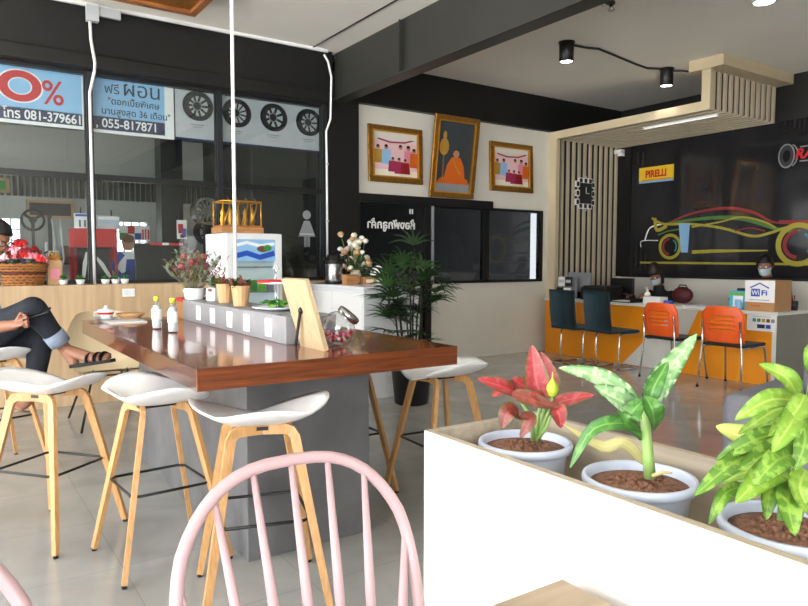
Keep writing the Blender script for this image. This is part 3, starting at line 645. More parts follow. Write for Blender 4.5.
# ================================================================== ON THE BAR TABLE
TB = Vector((0, 0, .9)); TD = Vector((0, 0, 1.033))
def bottle(label, x, y, h):
    r = thing('water_bottle', label, 'bottle', (x, y, .9), 0, 'small water bottles on the bar table'); k = h/.19
    MB().lathe([(.024, 0), (.027, .006), (.027, .045), (.0255, .05), (.027, .055), (.027, .12), (.02, .142), (.012, .156), (.0115, .168)], 'jar_glass', seg=20).build('body', r)
    MB().lathe([(.022, .006), (.0245, .01), (.0245, .11), (.017, .138)], 'water', seg=16).build('water', r)
    MB().lathe([(.0275, .056), (.0277, .057), (.0277, .115), (.0275, .116)], 'paper', seg=20, caps=(False, False)).build('label_band', r)
    MB().lathe([(.0145, .163), (.0145, .186), (.013, .189), (.001, .189)], 'bright_yellow', seg=18).build('cap', r)
    return r
p = pz(157, 329, .9); bottle('taller water bottle with yellow cap, left of the pair on the bar table', p.x, p.y, .19)
p = pz(173, 332.5, .9); bottle('shorter water bottle with yellow cap, nearest the grey divider', p.x, p.y, .17)
p = pz(106, 321, .9)
tr = tag(MB().box(-.10, -.14, 0, .13, .14, .008, 'white_plastic', bev=.003).build('napkin_tray', loc=(p.x+.07, p.y-.10, .9)), 'flat white tray at the far left end of the bar table', 'tray')
sc = tag(MB().lathe([(.04, 0), (.075, .012), (.078, .014), (.04, .005)], 'white_gloss', seg=28).build('saucer', loc=(p.x, p.y, .908)), 'white saucer under the patterned cup on the tray', 'saucer')
cu = thing('tea_cup', 'white cup with a red and green band on a saucer', 'cup', (p.x, p.y, .914))
MB().lathe([(.025, 0), (.032, .004), (.05, .045), (.052, .058), (.049, .058), (.045, .04), (.028, .008)], 'white_gloss', seg=28).build('body', cu)
MB().lathe([(.0445, .03), (.0515, .044), (.0505, .0435)], 'red', seg=28, caps=(False, False)).build('band', cu); MB().tube([(-.045, 0, .048), (-.07, 0, .045), (-.072, 0, .025), (-.04, 0, .018)], .0045, 'white_gloss', 8).build('handle', cu)
MB().lathe([(.052, .0585), (.03, .066), (.012, .072), (.01, .085), (.001, .087)], 'white_gloss', seg=24).build('lid', cu)
bo = tag(MB().lathe([(.03, 0), (.06, .008), (.09, .035), (.092, .042), (.085, .038), (.05, .012), (.001, .010)], 'tan', seg=28).build('wooden_bowl', loc=(p.x+.16, p.y+.04, .9)), 'shallow tan bowl behind the patterned cup on the table', 'bowl')
# leaning wooden sign seen from behind
A = pz(300.6, 346, .9); B = pz(325, 351.5, .9); A.z = B.z = .9; dx = (B-A); wd_ = dx.length; dx.normalize(); nrm = dx.cross(UP); nrm = nrm if nrm.dot(RG) < 0 else -nrm
tilt = nrm*.095+UP*.312; tilt_n = dx.cross(tilt).normalized(); tilt_n = tilt_n if tilt_n.dot(RG) > 0 else -tilt_n
fs = thing('picture_stand', 'tall pale wooden easel frame seen from behind on the bar table', 'frame', A)
b = MB(); mi = b.mi('pale_wood'); q = [Vector(), dx*wd_, dx*wd_+tilt, tilt]; v0 = [b.bm.verts.new(x) for x in q]; v1 = [b.bm.verts.new(x+tilt_n*.02) for x in q]
b.face(v0, mi); b.face(v1[::-1], mi)
for i in range(4): b.face([v0[i], v0[(i+1) % 4], v1[(i+1) % 4], v1[i]], mi)
b.build('back_board', fs)
hp = dx*wd_*.5+tilt*.56; ft = pz(295.5, 347, .9)-A
MB().bar([hp-tilt_n*.006, ft+Vector((0, 0, .001))], .014, .006, tilt_n, 'black_plastic').build('leg', fs); MB().ball(hp-tilt_n*.004, (.012, .012, .016), 'black_plastic').build('hinge', fs)
# candy jar
p = pz(338, 345, .9); r_ = .080
cj = thing('candy_jar', 'round tilted glass jar with red and pink sweets', 'jar', (p.x, p.y, .9))
ax = (RG*.62+UP*.75).normalized(); M = Vector((0, 0, 1)).rotation_difference(ax).to_matrix().to_4x4(); M.translation = (0, 0, r_)
b = MB(); n_ = b.mi('jar_glass'); rg = []
for k in range(15):
    th = PI*(1-k/14*.80); rr = math.sin(th)*r_; z = math.cos(th)*r_
    rg.append([b.bm.verts.new(M @ Vector((max(rr, .0008)*math.cos(2*PI*i/32), max(rr, .0008)*math.sin(2*PI*i/32), z))) for i in range(32)])
b.skin(rg, n_, True, (True, False)); b.build('bowl', cj)
zr = math.cos(PI*.2)*r_; rr = math.sin(PI*.2)*r_
MB().tube([M @ Vector((rr*math.cos(2*PI*i/32), rr*math.sin(2*PI*i/32), zr)) for i in range(32)], .004, 'steel', 8, closed=True).build('rim', cj)
b = MB()
b.lathe([(rr*.92, zr+.0), (rr*1.2, zr+.003), (rr*1.2, zr+.024), (rr*1.05, zr+.028), (.001, zr+.030)], 'steel', seg=28)
for v in b.bm.verts: v.co = M @ v.co
b.build('lid', cj)
q = random.Random(5); k = 0
while k < 60:
    v = Vector((q.uniform(-1, 1), q.uniform(-1, 1), q.uniform(-1, -.25)))*(r_*.88)
    if v.length < r_*.84:
        o = MB().ball((0, 0, 0), (.0095, .0075, .0075), ('red', 'pink', 'magenta', 'paper', 'pink', 'deep_red')[k % 6], 8, 6).build('wrapped_sweet', loc=Vector((p.x, p.y, .9+r_))+v); o.rotation_euler = (q.random()*3, q.random()*3, 0)
        tag(o, 'small wrapped sweet heaped inside the glass jar', 'sweet', 'sweets in the glass jar'); k += 1
# ---- plants and serving ware on the divider
def bushy(root, z0, spread, height, n, mats, seed, w=.012, lw=.05):
    q = random.Random(seed)
    for mname in mats:
        b = MB()
        for k in range(n):
            a = q.random()*2*PI; rr = spread*math.sqrt(q.random()); h = height*q.uniform(.45, 1)*(1-.35*rr/spread)
            tip = Vector((rr*math.cos(a), rr*math.sin(a), z0+h)); base = Vector((tip.x*.25, tip.y*.25, z0))
            b.tube([base, (base+tip)/2+Vector((0, 0, .01)), tip], .0012, mname, 4)
            for j in range(4):
                t = q.uniform(.45, 1.02); c = base.lerp(tip, t); d = Vector((q.uniform(-1, 1), q.uniform(-1, 1), q.uniform(-.1, 1))).normalized()*lw*q.uniform(.6, 1.1)
                b.leaf([c, c+d*.5+Vector((0, 0, .004)), c+d], w*q.uniform(.8, 1.3), (0, 0, 1), mname, 4)
        b.build('foliage', root)
p = pz(190, 293, 1.033); dp = Vector((1.385, 4.49, 1.033))
da = thing('dried_arrangement', 'spiky dusty red and silver green flower arrangement on the divider end', 'flower arrangement', dp)
MB().lathe([(.05, 0), (.06, .01), (.065, .075), (.06, .08), (.05, .02)], 'white_gloss', seg=24).build('pot', da)
bushy(da, .07, .21, .30, 26, ('silver_green', 'dusty_rose', 'silver_green', 'olive'), 3, .012, .05)
for k in range(6):
    a = k*1.05; MB().ball((.08*math.cos(a), .08*math.sin(a), .22+.03*(k % 3)), (.028, .028, .024), 'dusty_rose', 10, 8, fn=lambda v: v*(1+.18*math.sin(v.x*260)*math.sin(v.z*240))).build('flower_head', da)
def potted(label, x, y, kind, mats, seed):
    r = thing('small_potted_plant', label, 'potted plant', (x, y, 1.033), .4, 'small pots along the divider')
    if kind == 'square': MB().box(-.04, -.04, 0, .04, .04, .085, 'white_gloss', bev=.006).build('pot', r); z = .08; sp_, hh = .055, .10
    else:
        b = MB(); b.lathe([(.036, 0), (.04, .002), (.054, .105), (.057, .118), (.050, .112), (.048, .09)], 'kraft', seg=14, smooth=False)
        b.build('paper_wrap', r); z = .09; sp_, hh = .07, .085
    MB().lathe([(.044, z-.02), (.044, z), (.001, z+.003)], 'soil', seg=16).build('soil', r)
    bushy(r, z-.005, sp_, hh, 18, mats, seed, .014, .034); return r
potted('small white square pot with a pale green succulent on the divider', 1.47, 4.33, 'square', ('silver_green', 'leaf_dark'), 11)
potted('kraft paper wrapped pot with reddish plant beside the white square pot', 1.45, 4.08, 'paper', ('olive', 'dusty_rose'), 12)
potted('kraft paper wrapped pot with red green leaves nearest the white plate', 1.42, 3.74, 'paper', ('leaf_dark', 'dusty_rose', 'olive'), 13)
st = thing('serving_stand', 'two-tier white serving stand, upper tray lined red', 'serving stand', (1.46, 3.33, 1.033))
MB().lathe([(.05, 0), (.06, .004), (.125, .016), (.13, .022), (.12, .018), (.06, .009), (.001, .008)], 'white_gloss', seg=36).build('lower_plate', st)
MB().cyl((.02, .05, .01), (.02, .05, .135), .004, .004, 'steel', 8).build('post', st)
MB().lathe([(.05, .135), (.10, .142), (.105, .15), (.095, .147), (.001, .142)], 'white_gloss', (.02, .03, 0), 30).build('upper_tray', st); MB().lathe([(.092, .146), (.09, .153), (.05, .160), (.001, .162)], 'red', (.0, .03, 0), 24).build('red_liner', st)
MB().tube([(.02, .05, .13), (.02, .05, .19), (.035, .05, .22), (.02, .05, .25), (.005, .05, .22), (.02, .05, .19)], .0025, 'steel', 6).build('handle', st)
lg = thing('salad_leaves', 'heap of bright green leaves on the lower white plate', 'leaves', (1.45, 3.30, 1.045))
q = random.Random(8)
for k in range(16):
    a = q.random()*6.28; c = Vector((.05*math.cos(a), .05*math.sin(a), .01+q.random()*.018)); d = Vector((math.cos(a+.6), math.sin(a+.6), q.uniform(-.1, .3)))*.05
    MB().leaf([c-d, c+Vector((0, 0, .012)), c+d], .035, (0, 0, 1), 'lime' if k % 3 else 'green', 6, .3, 1., .2).build('leaf', lg)
MB().ball((.085, -.06, .012), .014, 'red', 10, 8).build('chilli', lg)
bx = thing('wooden_caddy', 'wooden caddy with red rim at the far end of the divider', 'caddy', (1.335, 4.57, .9))
MB().box(0, 0, 0, .22, .14, .125, 'crate_wood', bev=.003).build('box', bx); MB().box(-.006, -.006, .118, .226, .146, .140, 'red', bev=.003).build('rim', bx)
cb = thing('cutlery_bowl', 'white bowl with black cutlery on top of the wooden caddy', 'bowl', (1.44, 4.64, 1.04))
MB().lathe([(.04, 0), (.075, .03), (.085, .055), (.08, .055), (.06, .025), (.001, .012)], 'white_gloss', seg=26).build('bowl', cb)
for k in range(3): MB().tube([(-.05+.04*k, -.07, .04), (-.01+.04*k, .0, .055), (.03+.04*k, .08, .062)], .007, 'black_plastic', 8).build('cutlery_handle', cb)
# cream shell chair behind the table
cc = thing('shell_chair', 'cream shell chair with thin black legs behind the bar table', 'chair', (1.08, 5.78, 0))
b = MB(); mi = b.mi('cream')
for dz in (0, 1):
    rows = []
    for k in range(13):
        t = k/12; row = []
        for i in range(17):
            u = (i/16-.5)*2
            if t < .5: y = -.24+.44*(t/.5); z = .455-.02*math.sin(PI*t*2)+.06*abs(u)**2.5*(t*2); wdt = .24
            else: s_ = (t-.5)/.5; y = .20+.05*s_-.10*abs(u)**2.2*(.4+.6*s_); z = .455+.06*abs(u)**2.5+.42*s_*(1-.18*abs(u)**3); wdt = .24+.03*math.sin(PI*s_)-.05*s_**3
            row.append(b.bm.verts.new((u*wdt, y+.012*dz*(t > .5), z-.012*dz*(t <= .5))))
        rows.append(row)
    for k in range(12):
        for i in range(16):
            f = [rows[k][i], rows[k][i+1], rows[k+1][i+1], rows[k+1][i]]; b.face(f if dz == 0 else f[::-1], mi, True)
b.build('shell', cc)
for sx_ in (-1, 1):
    for sy_ in (-1, 1): MB().tube([(sx_*.12, sy_*.12, .445), (sx_*.24, sy_*.30+.03, 0)], .009, 'black_metal', 8).build('leg', cc)
MB().tube([(-.13, -.14, .40), (.13, -.14, .40), (.13, .14, .40), (-.13, .14, .40)], .008, 'black_metal', 6, closed=True).build('underframe', cc)
# ================================================================== PEOPLE
def hand_meshes(w, d, thumb, curl=.9, L=.175):
    """palm and five separate bent fingers: wrist w, pointing d, thumb side, palm faces down the curl"""
    d = d.normalized(); th = (thumb-d*thumb.dot(d)).normalized(); n = d.cross(th).normalized(); out = []
    k0 = w+d*L*.46
    out.append(skinbody([(w-d*.02, (.024, .02)), (w+d*L*.22, (.036, .016)), (w+d*L*.46, (.040, .013))], [(0, 1), (1, 2)], 'palm', 1))
    for i, (o, l) in enumerate(((.030, .44), (.010, .50), (-.011, .46), (-.030, .36))):
        a = 0; p = k0+th*o-d*.012; pts = [(p, .0095)]
        for s_, f in ((.42, .012), (.33, .0085), (.25, .0075)):
            a += curl*(.35+.25*(len(pts) > 1)); p = p+(d*math.cos(a)+n*math.sin(a))*(l*L*s_*1.05); pts.append((p, f if len(pts) > 1 else .009))
        out.append(skinbody(pts, [(0, 1), (1, 2), (2, 3)], 'finger', 1))
    p = w+d*.03+th*.02; q1 = p+(d*.8+th*.5+n*.3).normalized()*.045; q2 = q1+(d*.8+th*.2+n*.6).normalized()*.032; q3 = q2+(d*.8-th*.2+n*.6).normalized()*.024
    out.append(skinbody([(p, .014), (q1, .0115), (q2, .010), (q3, .008)], [(0, 1), (1, 2), (2, 3)], 'thumb', 1))
    return out
def head_mesh(c, face, up=Vector((0, 0, 1)), s=1.):
    f = face.normalized(); rr = f.cross(up).normalized(); u = rr.cross(f).normalized(); M = Matrix((rr, f, u)).transposed().to_4x4()
    def fn(v):
        x, y, z = v; t = max(0, -z/.115)
        x *= 1-.30*t**1.4; y *= 1-.10*t
        if y > 0:
            y *= .94; y += .022*math.exp(-(x/.013)**2-((z+.018)/.020)**2)      # nose
            y += .006*math.exp(-(x/.02)**2-((z+.058)/.010)**2)                  # lips
            y -= .009*(math.exp(-((x-.03)/.014)**2-((z-.008)/.012)**2)+math.exp(-((x+.03)/.014)**2-((z-.008)/.012)**2))
            y += .006*math.exp(-(x/.03)**2-((z+.098)/.02)**2)
        return Vector((x, y, z))*s
    b = MB(); b.ball(c, (.074, .094, .117), 'skin', 36, 28, M, fn)
    for sg in (-1, 1): b.ball(c+(M.to_3x3() @ Vector((sg*.073, -.012, -.008)))*s, (.010*s, .020*s, .030*s), 'skin', 10, 8, M)
    return tempmesh(b), M
def hair_cap(c, M, root, mtl='hair', s=1., long=0., name='hair'):
    def fn(v):
        x, y, z = v
        if y > .0 and z < .052: k = min(1, (.052-z)/.03); x, y, z = x*(1-.20*k), min(y, .01+.02*(1-k)), z
        if z < -.02-long: z = -.02-long
        w = 1+.03*math.sin(x*140+z*60)
        return Vector((x*w, y*w, z))*s
    b = MB(); b.ball(c, (.088, .108, .130+long*.6), mtl, 28, 20, M, fn); return b.build(name, root)
# ---- seated guest, left edge
off = lambda v, r: v-r
gp = thing('person', 'seated person in dark jeans with one leg crossed, holding a phone', 'person', (.20, 4.9, 0)); gl = gp.location.copy(); g = lambda x, y, d: pd(x, y, d)-gl
hc = g(-6, 239, 4.12)
spine = [(g(-14, 331, 4.18), (.115, .10)), (g(-20, 305, 4.2), (.105, .09)), (g(-22, 281, 4.2), (.125, .095)), (g(-19, 265, 4.18), (.06, .055)), (g(-11, 253, 4.14), (.048, .05)), (hc, .06)]
sh1, sh2 = g(-26, 272, 4.02), g(-20, 270, 4.34)
armN = [(sh1, .052), (g(-26, 330, 3.95), .046), (g(14, 325, 3.93), .030)]; armF = [(sh2, .052), (g(-8, 326, 4.38), .042), (g(20, 316, 4.10), .028)]
hipN, hipF = g(-10, 333, 4.07), g(-8, 338, 4.30)
kneeN, ankN = g(33, 309, 3.98), g(66, 350, 4.12); kneeF, ankF = g(41, 338, 4.26), g(33, 394, 4.22)
legN = [(hipN, .088), (kneeN, .060), (ankN, .036)]; legF = [(hipF, .088), (kneeF, .060), (ankF, .036)]
V = spine+armN+armF+legN+legF
E_ = [(0, 1), (1, 2), (2, 3), (3, 4), (4, 5), (2, 6), (6, 7), (7, 8), (2, 9), (9, 10), (10, 11), (0, 12), (12, 13), (13, 14), (0, 15), (15, 16), (16, 17)]
ms = [skinbody(V[:3], [(0, 1), (1, 2)], 'b', 2, FW), skinbody(V, [e for e in E_ if e not in ((0, 1), (1, 2))], 'b', 2)]
toeN = g(108, 357, 4.06); heelN = g(74, 362, 4.12)
ms.append(skinbody([(ankN, .036), (heelN, .030), ((heelN+toeN)/2+Vector((0, 0, .012)), (.036, .024)), (toeN, (.036, .014))], [(0, 1), (0, 2), (2, 3)], 'f', 2))
toeF = g(18, 408, 4.14)
ms.append(skinbody([(ankF, .036), ((ankF+toeF)/2+Vector((0, 0, -.01)), (.036, .028)), (toeF, (.036, .015))], [(0, 1), (1, 2)], 'f', 2))
face = (RG*.82-UP*.40-FW*.25).normalized(); hm, HM = head_mesh(hc, face, (UP+RG*.35).normalized()); ms.append(hm)
wN, wF = armN[-1][0], armF[-1][0]
ms += hand_meshes(wN, g(34, 319, 3.90)-wN, UP, .8); ms += hand_meshes(wF, g(38, 314, 4.02)-wF, UP-FW*.3, .9)
fuse(ms, 'body', .006, 'skin', gp)
hair_cap(hc, HM, gp)
hm3 = HM.to_3x3()
b = MB()
for sg in (-1, 1): b.tube([hc+hm3 @ Vector((sg*.032+.024*math.cos(i*PI/8), .098, .006+.018*math.sin(i*PI/8))) for i in range(16)], .0022, 'black_plastic', 6, closed=True).tube([hc+hm3 @ Vector((sg*.058, .097, .01)), hc+hm3 @ Vector((sg*.079, .04, .008)), hc+hm3 @ Vector((sg*.080, -.02, 0))], .0024, 'black_plastic', 6)
b.build('glasses', gp)
for sg in (-1, 1): MB().ball(hc+hm3 @ Vector((sg*.031, .079, .008)), .0105, 'paper', 10, 8).ball(hc+hm3 @ Vector((sg*.031, .087, .008)), .0045, 'black_plastic', 8, 6).build('eye', gp)
SV = [(p_, (r_[0]+.014, r_[1]+.014)) for p_, r_ in spine[:3]]+[(spine[3][0]-UP*.01, .07)]
fuse([skinbody(SV[:3], [(0, 1), (1, 2)], 's', 2, FW), skinbody(SV+[(sh1, .066), (sh1.lerp(armN[1][0], .55), .058), (sh2, .066), (sh2.lerp(armF[1][0], .55), .058)], [(2, 3), (2, 4), (4, 5), (2, 6), (6, 7)], 's', 2)], 'shirt', .010, 'shirt_grey', gp)
fuse([skinbody([(spine[0][0]-UP*.005, (.13, .115)), (hipN, .100), (kneeN, .074), (kneeN.lerp(ankN, .62), .058), (hipF, .100), (kneeF, .074), (kneeF.lerp(ankF, .9), .056), (spine[0][0].lerp(spine[1][0], .4), (.122, .105))], [(0, 1), (1, 2), (2, 3), (0, 4), (4, 5), (5, 6), (0, 7)], 'j', 2)], 'jeans', .010, 'denim', gp)
c0, c1 = kneeN.lerp(ankN, .58), kneeN.lerp(ankN, .84); MB().tube([c0, c0.lerp(c1, .5), c1, c1.lerp(c0, .02)], [.062, .062, .060, .050], 'denim_cuff', 18).build('jeans_cuff', gp)
def sandal(heel, toe, ank, nm):
    d = (toe-heel).normalized(); sd = d.cross(UP).normalized(); n_ = sd.cross(d).normalized(); rows = []
    b = MB(); m_ = b.mi('rubber'); top = [];
    L_ = (toe-heel).length+.07
    for lay in (-.034, -.014):
        rows.append([b.bm.verts.new(heel-d*.03+d*(L_*(.5-.5*math.cos(PI*k/9 if k < 10 else PI*(18-k)/9)))+sd*((1 if k < 10 else -1)*.040*math.sin(PI*(k if k < 10 else 18-k)/9)**.5)+n_*lay) for k in range(18)])
    b.face(rows[0][::-1], m_); b.face(rows[1], m_)
    for k in range(18): b.face([rows[0][k], rows[0][(k+1) % 18], rows[1][(k+1) % 18], rows[1][k]], m_)
    o = b.build(nm, gp)
    for f0 in (.50, .72, .90):
        c = heel.lerp(toe, f0); MB().bar([c+sd*(.046*math.cos(PI*k/8))+n_*(-.012+.048*(1-f0*.25)*math.sin(PI*k/8)) for k in range(9)], .026, .006, d, 'black_plastic').build('strap', o)
sandal(heelN, toeN, ankN, 'sandal')
ph = tag(MB().box(-.037, -.005, -.075, .037, .005, .075, 'black_plastic', bev=.004).build('smartphone', loc=pd(37, 314, 3.93)), 'black smartphone held in the hands of the seated person', 'phone')
ax_ = (RG*.8+UP*.28+FW*.1).normalized(); nn_ = (UP*.8-FW*.35-RG*.3); nn_ = (nn_-ax_*nn_.dot(ax_)).normalized(); ph.rotation_euler = Matrix((ax_.cross(nn_)*-1, nn_, ax_)).transposed().to_euler()
# ---- two staff behind the reception desk
def staff(label, px_, py_, X, facing, cloth, hairm, long, headup=0.):
    c = px(px_, py_, X); root = thing('person', label, 'person', (c.x+.05, c.y, 0)); q = c-root.location
    f = facing.normalized(); sd = f.cross(UP).normalized()
    pel = Vector((.12, 0, .52)); ch = Vector((.06, 0, q.z-.34)); nk = Vector((.02, 0, q.z-.15))
    S = [ch+sd*s_*.165+UP*.07 for s_ in (-1, 1)]; EL = [S[i]+f*.10+sd*s_*.08-UP*.26 for i, s_ in enumerate((-1, 1))]; WR = [Vector((-.42, (S[i]).y*.75, .835)) for i in (0, 1)]
    K = [Vector((-.28, s_*.11, .52)) for s_ in (-1, 1)]; AN = [Vector((-.30, s_*.11, .08)) for s_ in (-1, 1)]; TO = [a+Vector((-.14, 0, -.045)) for a in AN]; HP = [pel+Vector((0, s_*.09, 0)) for s_ in (-1, 1)]
    V = [(pel, (.15, .11)), (pel.lerp(ch, .5), (.13, .095)), (ch, (.155, .10)), (nk, .052), (q, .055)]; E_ = [(0, 1), (1, 2), (2, 3), (3, 4)]
    for i in (0, 1):
        k = len(V); V += [(S[i], .06), (EL[i], .045), (WR[i], .028), (HP[i], .09), (K[i], .062), (AN[i], .04), (TO[i], (.04, .025))]; E_ += [(2, k), (k, k+1), (k+1, k+2), (0, k+3), (k+3, k+4), (k+4, k+5), (k+5, k+6)]
    hm, HM = head_mesh(q, f-UP*.25); ms = [skinbody(V[:3], E_[:2], 'b', 2, sd), skinbody(V, E_[2:], 'b', 2), hm]
    for i in (0, 1): ms += hand_meshes(WR[i], Vector((-1, 0, -.05)), Vector((0, -1 if S[i].y > 0 else 1, .1)), .4)
    fuse(ms, 'body', .009, 'skin', root)
    hair_cap(q, HM, root, hairm, 1.1, long)
    J = [(p_, (r_[0]+.018, r_[1]+.018) if isinstance(r_, tuple) else r_+.016) for p_, r_ in V[:3]]+[(nk-UP*.02, .075)]; EJ = [(0, 1), (1, 2), (2, 3)]
    for i in (0, 1): k = len(J); J += [(S[i], .075), (EL[i], .06), (EL[i].lerp(WR[i], .9), .045)]; EJ += [(2, k), (k, k+1), (k+1, k+2)]
    fuse([skinbody(J[:3], EJ[:2], 'j', 2, sd), skinbody(J, EJ[2:], 'j', 2)], 'jacket', .012, cloth, root)
    T = [(pel, (.16, .125))]; ET = []
    for i in (0, 1): k = len(T); T += [(HP[i], .10), (K[i], .075), (AN[i], .055)]; ET += [(0, k), (k, k+1), (k+1, k+2)]
    fuse([skinbody(T, ET, 't', 2)], 'trousers', .012, 'denim', root)
    m3 = HM.to_3x3(); b = MB(); mi = b.mi('mask_blue'); rows = []
    for lay in (1.0, .97):
        rows.append([[b.bm.verts.new(q+m3 @ Vector((.080*math.sin(a)*lay*(1-.25*(k/5)), (.094*math.cos(a)+.022*math.cos(a)**4*(1-abs(k/5-.4)))*lay, -.008-.082*k/5))) for a in [R(-78+156*i/12) for i in range(13)]] for k in range(6)])
    for k in range(5):
        for i in range(12):
            for ly in (0, 1):
                f_ = [rows[ly][k][i], rows[ly][k][i+1], rows[ly][k+1][i+1], rows[ly][k+1][i]]; b.face(f_ if ly else f_[::-1], mi, True)
    b.build('face_mask', root)
    for sg in (-1, 1): MB().ball(q+m3 @ Vector((sg*.030, .078, .010)), .0115, 'paper', 8, 6).ball(q+m3 @ Vector((sg*.030, .087, .009)), .005, 'black_plastic', 8, 6).build('eye', root)
    return root, q, m3
staff('person with long dark hair, face mask and dark jacket behind the reception desk', 656, 276, 8.15, Vector((-1, -.1, -.25)), 'dark_cloth', 'hair_brown', .10)
staff('person in a face mask with black hair behind the white carton', 765, 266, 8.15, Vector((-1, -.25, -.05)), 'dark_cloth', 'hair', .0)
# ================================================================== RECEPTION
dk = thing('reception_desk', 'long low orange and white reception desk with a slanted white stripe', 'desk', (7.05, 3.6, 0))
# local: x 0..0.72, y 0..3.22
b = MB(); b.box(.012, .03, .0, .66, 3.22, .735, 'orange_panel'); b.build('front_body', dk)
P4 = [px(*q_, 7.05) for q_ in ((676, 305), (698, 307), (670, 373), (622, 367))]
b = MB(); mi = b.mi('panel_white'); ys = [q_.y-3.6 for q_ in P4]; zs = (.735, .735, .005, .005)
v0 = [b.bm.verts.new((.006, y, z)) for y, z in zip(ys, zs)]; v1 = [b.bm.verts.new((.0121, y, z)) for y, z in zip(ys, zs)]
b.face(v0, mi); b.face(v1[::-1], mi)
for i in range(4): b.face([v0[i], v1[i], v1[(i+1) % 4], v0[(i+1) % 4]], mi)
b.build('slanted_stripe', dk)
MB().box(0, 0, 0, .72, .03, .735, 'desk_grey').box(-.004, -.004, 0, .006, .036, .735, 'panel_white').build('end_panel', dk)
MB().box(-.02, -.02, .735, .74, 3.22, .765, 'panel_white', bev=.003).build('desktop', dk)
for yy in (.8, 1.6, 2.4): MB().box(.0105, yy-.0015, 0, .0125, yy+.0015, .735, 'tan').build('panel_joint', dk)
# visitor chairs (face +x, towards the desk)
def teal_chair(label, x, y, rz):
    r = thing('visitor_chair', label, 'chair', (x, y, 0), rz, 'dark teal visitor chairs at the desk')
    MB().box(-.22, -.215, .44, .24, .215, .475, 'teal_fabric', bev=.012).build('seat', r)
    b = MB(); mi = b.mi('teal_fabric'); rows = []
    for k in range(9):
        t = k/8; z = .46+.47*t; xx = -.215-.05*t-.03*math.sin(PI*t)*.3; rows.append((xx, z))
    for i in range(8):
        (x0, z0), (x1, z1) = rows[i], rows[i+1]
        A_ = [b.bm.verts.new(p_) for p_ in ((x0, -.212, z0), (x0, .212, z0), (x1, .212, z1), (x1, -.212, z1))]; B_ = [b.bm.verts.new(v.co+Vector((.022, 0, 0))) for v in A_]
        b.face(A_[::-1], mi, True); b.face(B_, mi, True); b.face([A_[0], A_[3], B_[3], B_[0]], mi); b.face([A_[1], B_[1], B_[2], A_[2]], mi)
        if i == 7: b.face([A_[3], A_[2], B_[2], B_[3]], mi)
        if i == 0: b.face([A_[0], B_[0], B_[1], A_[1]], mi)
    b.build('backrest', r)
    MB().tube([(.22, -.19, .43), (-.02, -.19, .43), (-.06, -.19, .40), (-.07, -.19, .05), (-.05, -.19, .013), (.0, -.19, .013), (.22, -.19, .013)], .011, 'chrome', 10).build('side_frame', r)
    MB().tube([(.22, .19, .43), (-.02, .19, .43), (-.06, .19, .40), (-.07, .19, .05), (-.05, .19, .013), (.0, .19, .013), (.22, .19, .013)], .011, 'chrome', 10).build('side_frame', r)
    MB().tube([(.22, -.19, .013), (.235, -.18, .013), (.235, .18, .013), (.22, .19, .013)], .011, 'chrome', 10).build('floor_bar', r)
    MB().tube([(-.05, -.19, .013), (-.24, -.19, .013), (-.25, -.17, .013), (-.25, .17, .013), (-.24, .19, .013), (-.05, .19, .013)], .011, 'chrome', 10).build('floor_bar', r)
    MB().tube([(.22, -.19, .43), (.25, -.17, .43), (.25, .17, .43), (.22, .19, .43)], .011, 'chrome', 10).build('front_rail', r)
    return r
tc_ = teal_chair('dark teal visitor chair nearest the slatted wall', 6.62, 5.87, R(-3))
dup(tc_, (6.64, 5.33, 0), R(-7), 'dark teal visitor chair beside the orange chairs', 'dark teal visitor chairs at the desk')
def orange_chair(label, x, y, rz):
    r = thing('visitor_chair', label, 'chair', (x, y, 0), rz, 'orange visitor chairs at the desk')
    b = MB(); mi = b.mi('orange_plastic'); NX, NZ = 18, 24; V_ = []
    for k in range(NZ+1):
        t = k/NZ; row = []
        for i in range(NX+1):
            u = i/NX*2-1; wdt = .205+.02*math.sin(PI*t)-.03*max(0, t-.82)/.18*abs(u); z = .475+.355*t+.012*(1-u*u)*(t > .9)
            row.append(b.bm.verts.new((-.235-.05*t+.045*u*u-.015*math.sin(PI*t), u*wdt, z)))
        V_.append(row)
    for k in range(NZ):
        for i in range(NX):
            hole = 4 <= i <= NX-5 and k in (8, 11, 14, 17)
            if not hole: b.face([V_[k][i], V_[k+1][i], V_[k+1][i+1], V_[k][i+1]], mi, True)
    o = b.build('backrest', r); sd_ = o.modifiers.new('solid', 'SOLIDIFY'); sd_.thickness = .012
    MB().box(-.225, -.215, .435, .225, .215, .465, 'black_plastic', bev=.012).build('seat', r)
    for sy_ in (-1, 1):
        MB().tube([(-.27, sy_*.195, .70), (-.245, sy_*.20, .46), (-.25, sy_*.215, .30), (-.275, sy_*.225, .015)], .0105, 'chrome', 10).build('leg', r)
        MB().tube([(-.24, sy_*.20, .428), (.19, sy_*.20, .428), (.215, sy_*.205, .40), (.27, sy_*.225, .015)], .0105, 'chrome', 10).build('leg', r)
        for xx in (-.277, .272): MB().cyl((xx, sy_*.226, 0), (xx, sy_*.226, .022), .014, .013, 'rubber', 10).build('foot_cap', r)
    return r
oc = orange_chair('orange perforated-back chair between the teal chair and another orange chair', 6.70, 4.53, R(-4))
dup(oc, (6.70, 3.84, 0), R(2), 'orange perforated-back chair nearest the white carton end of the desk', 'orange visitor chairs at the desk')
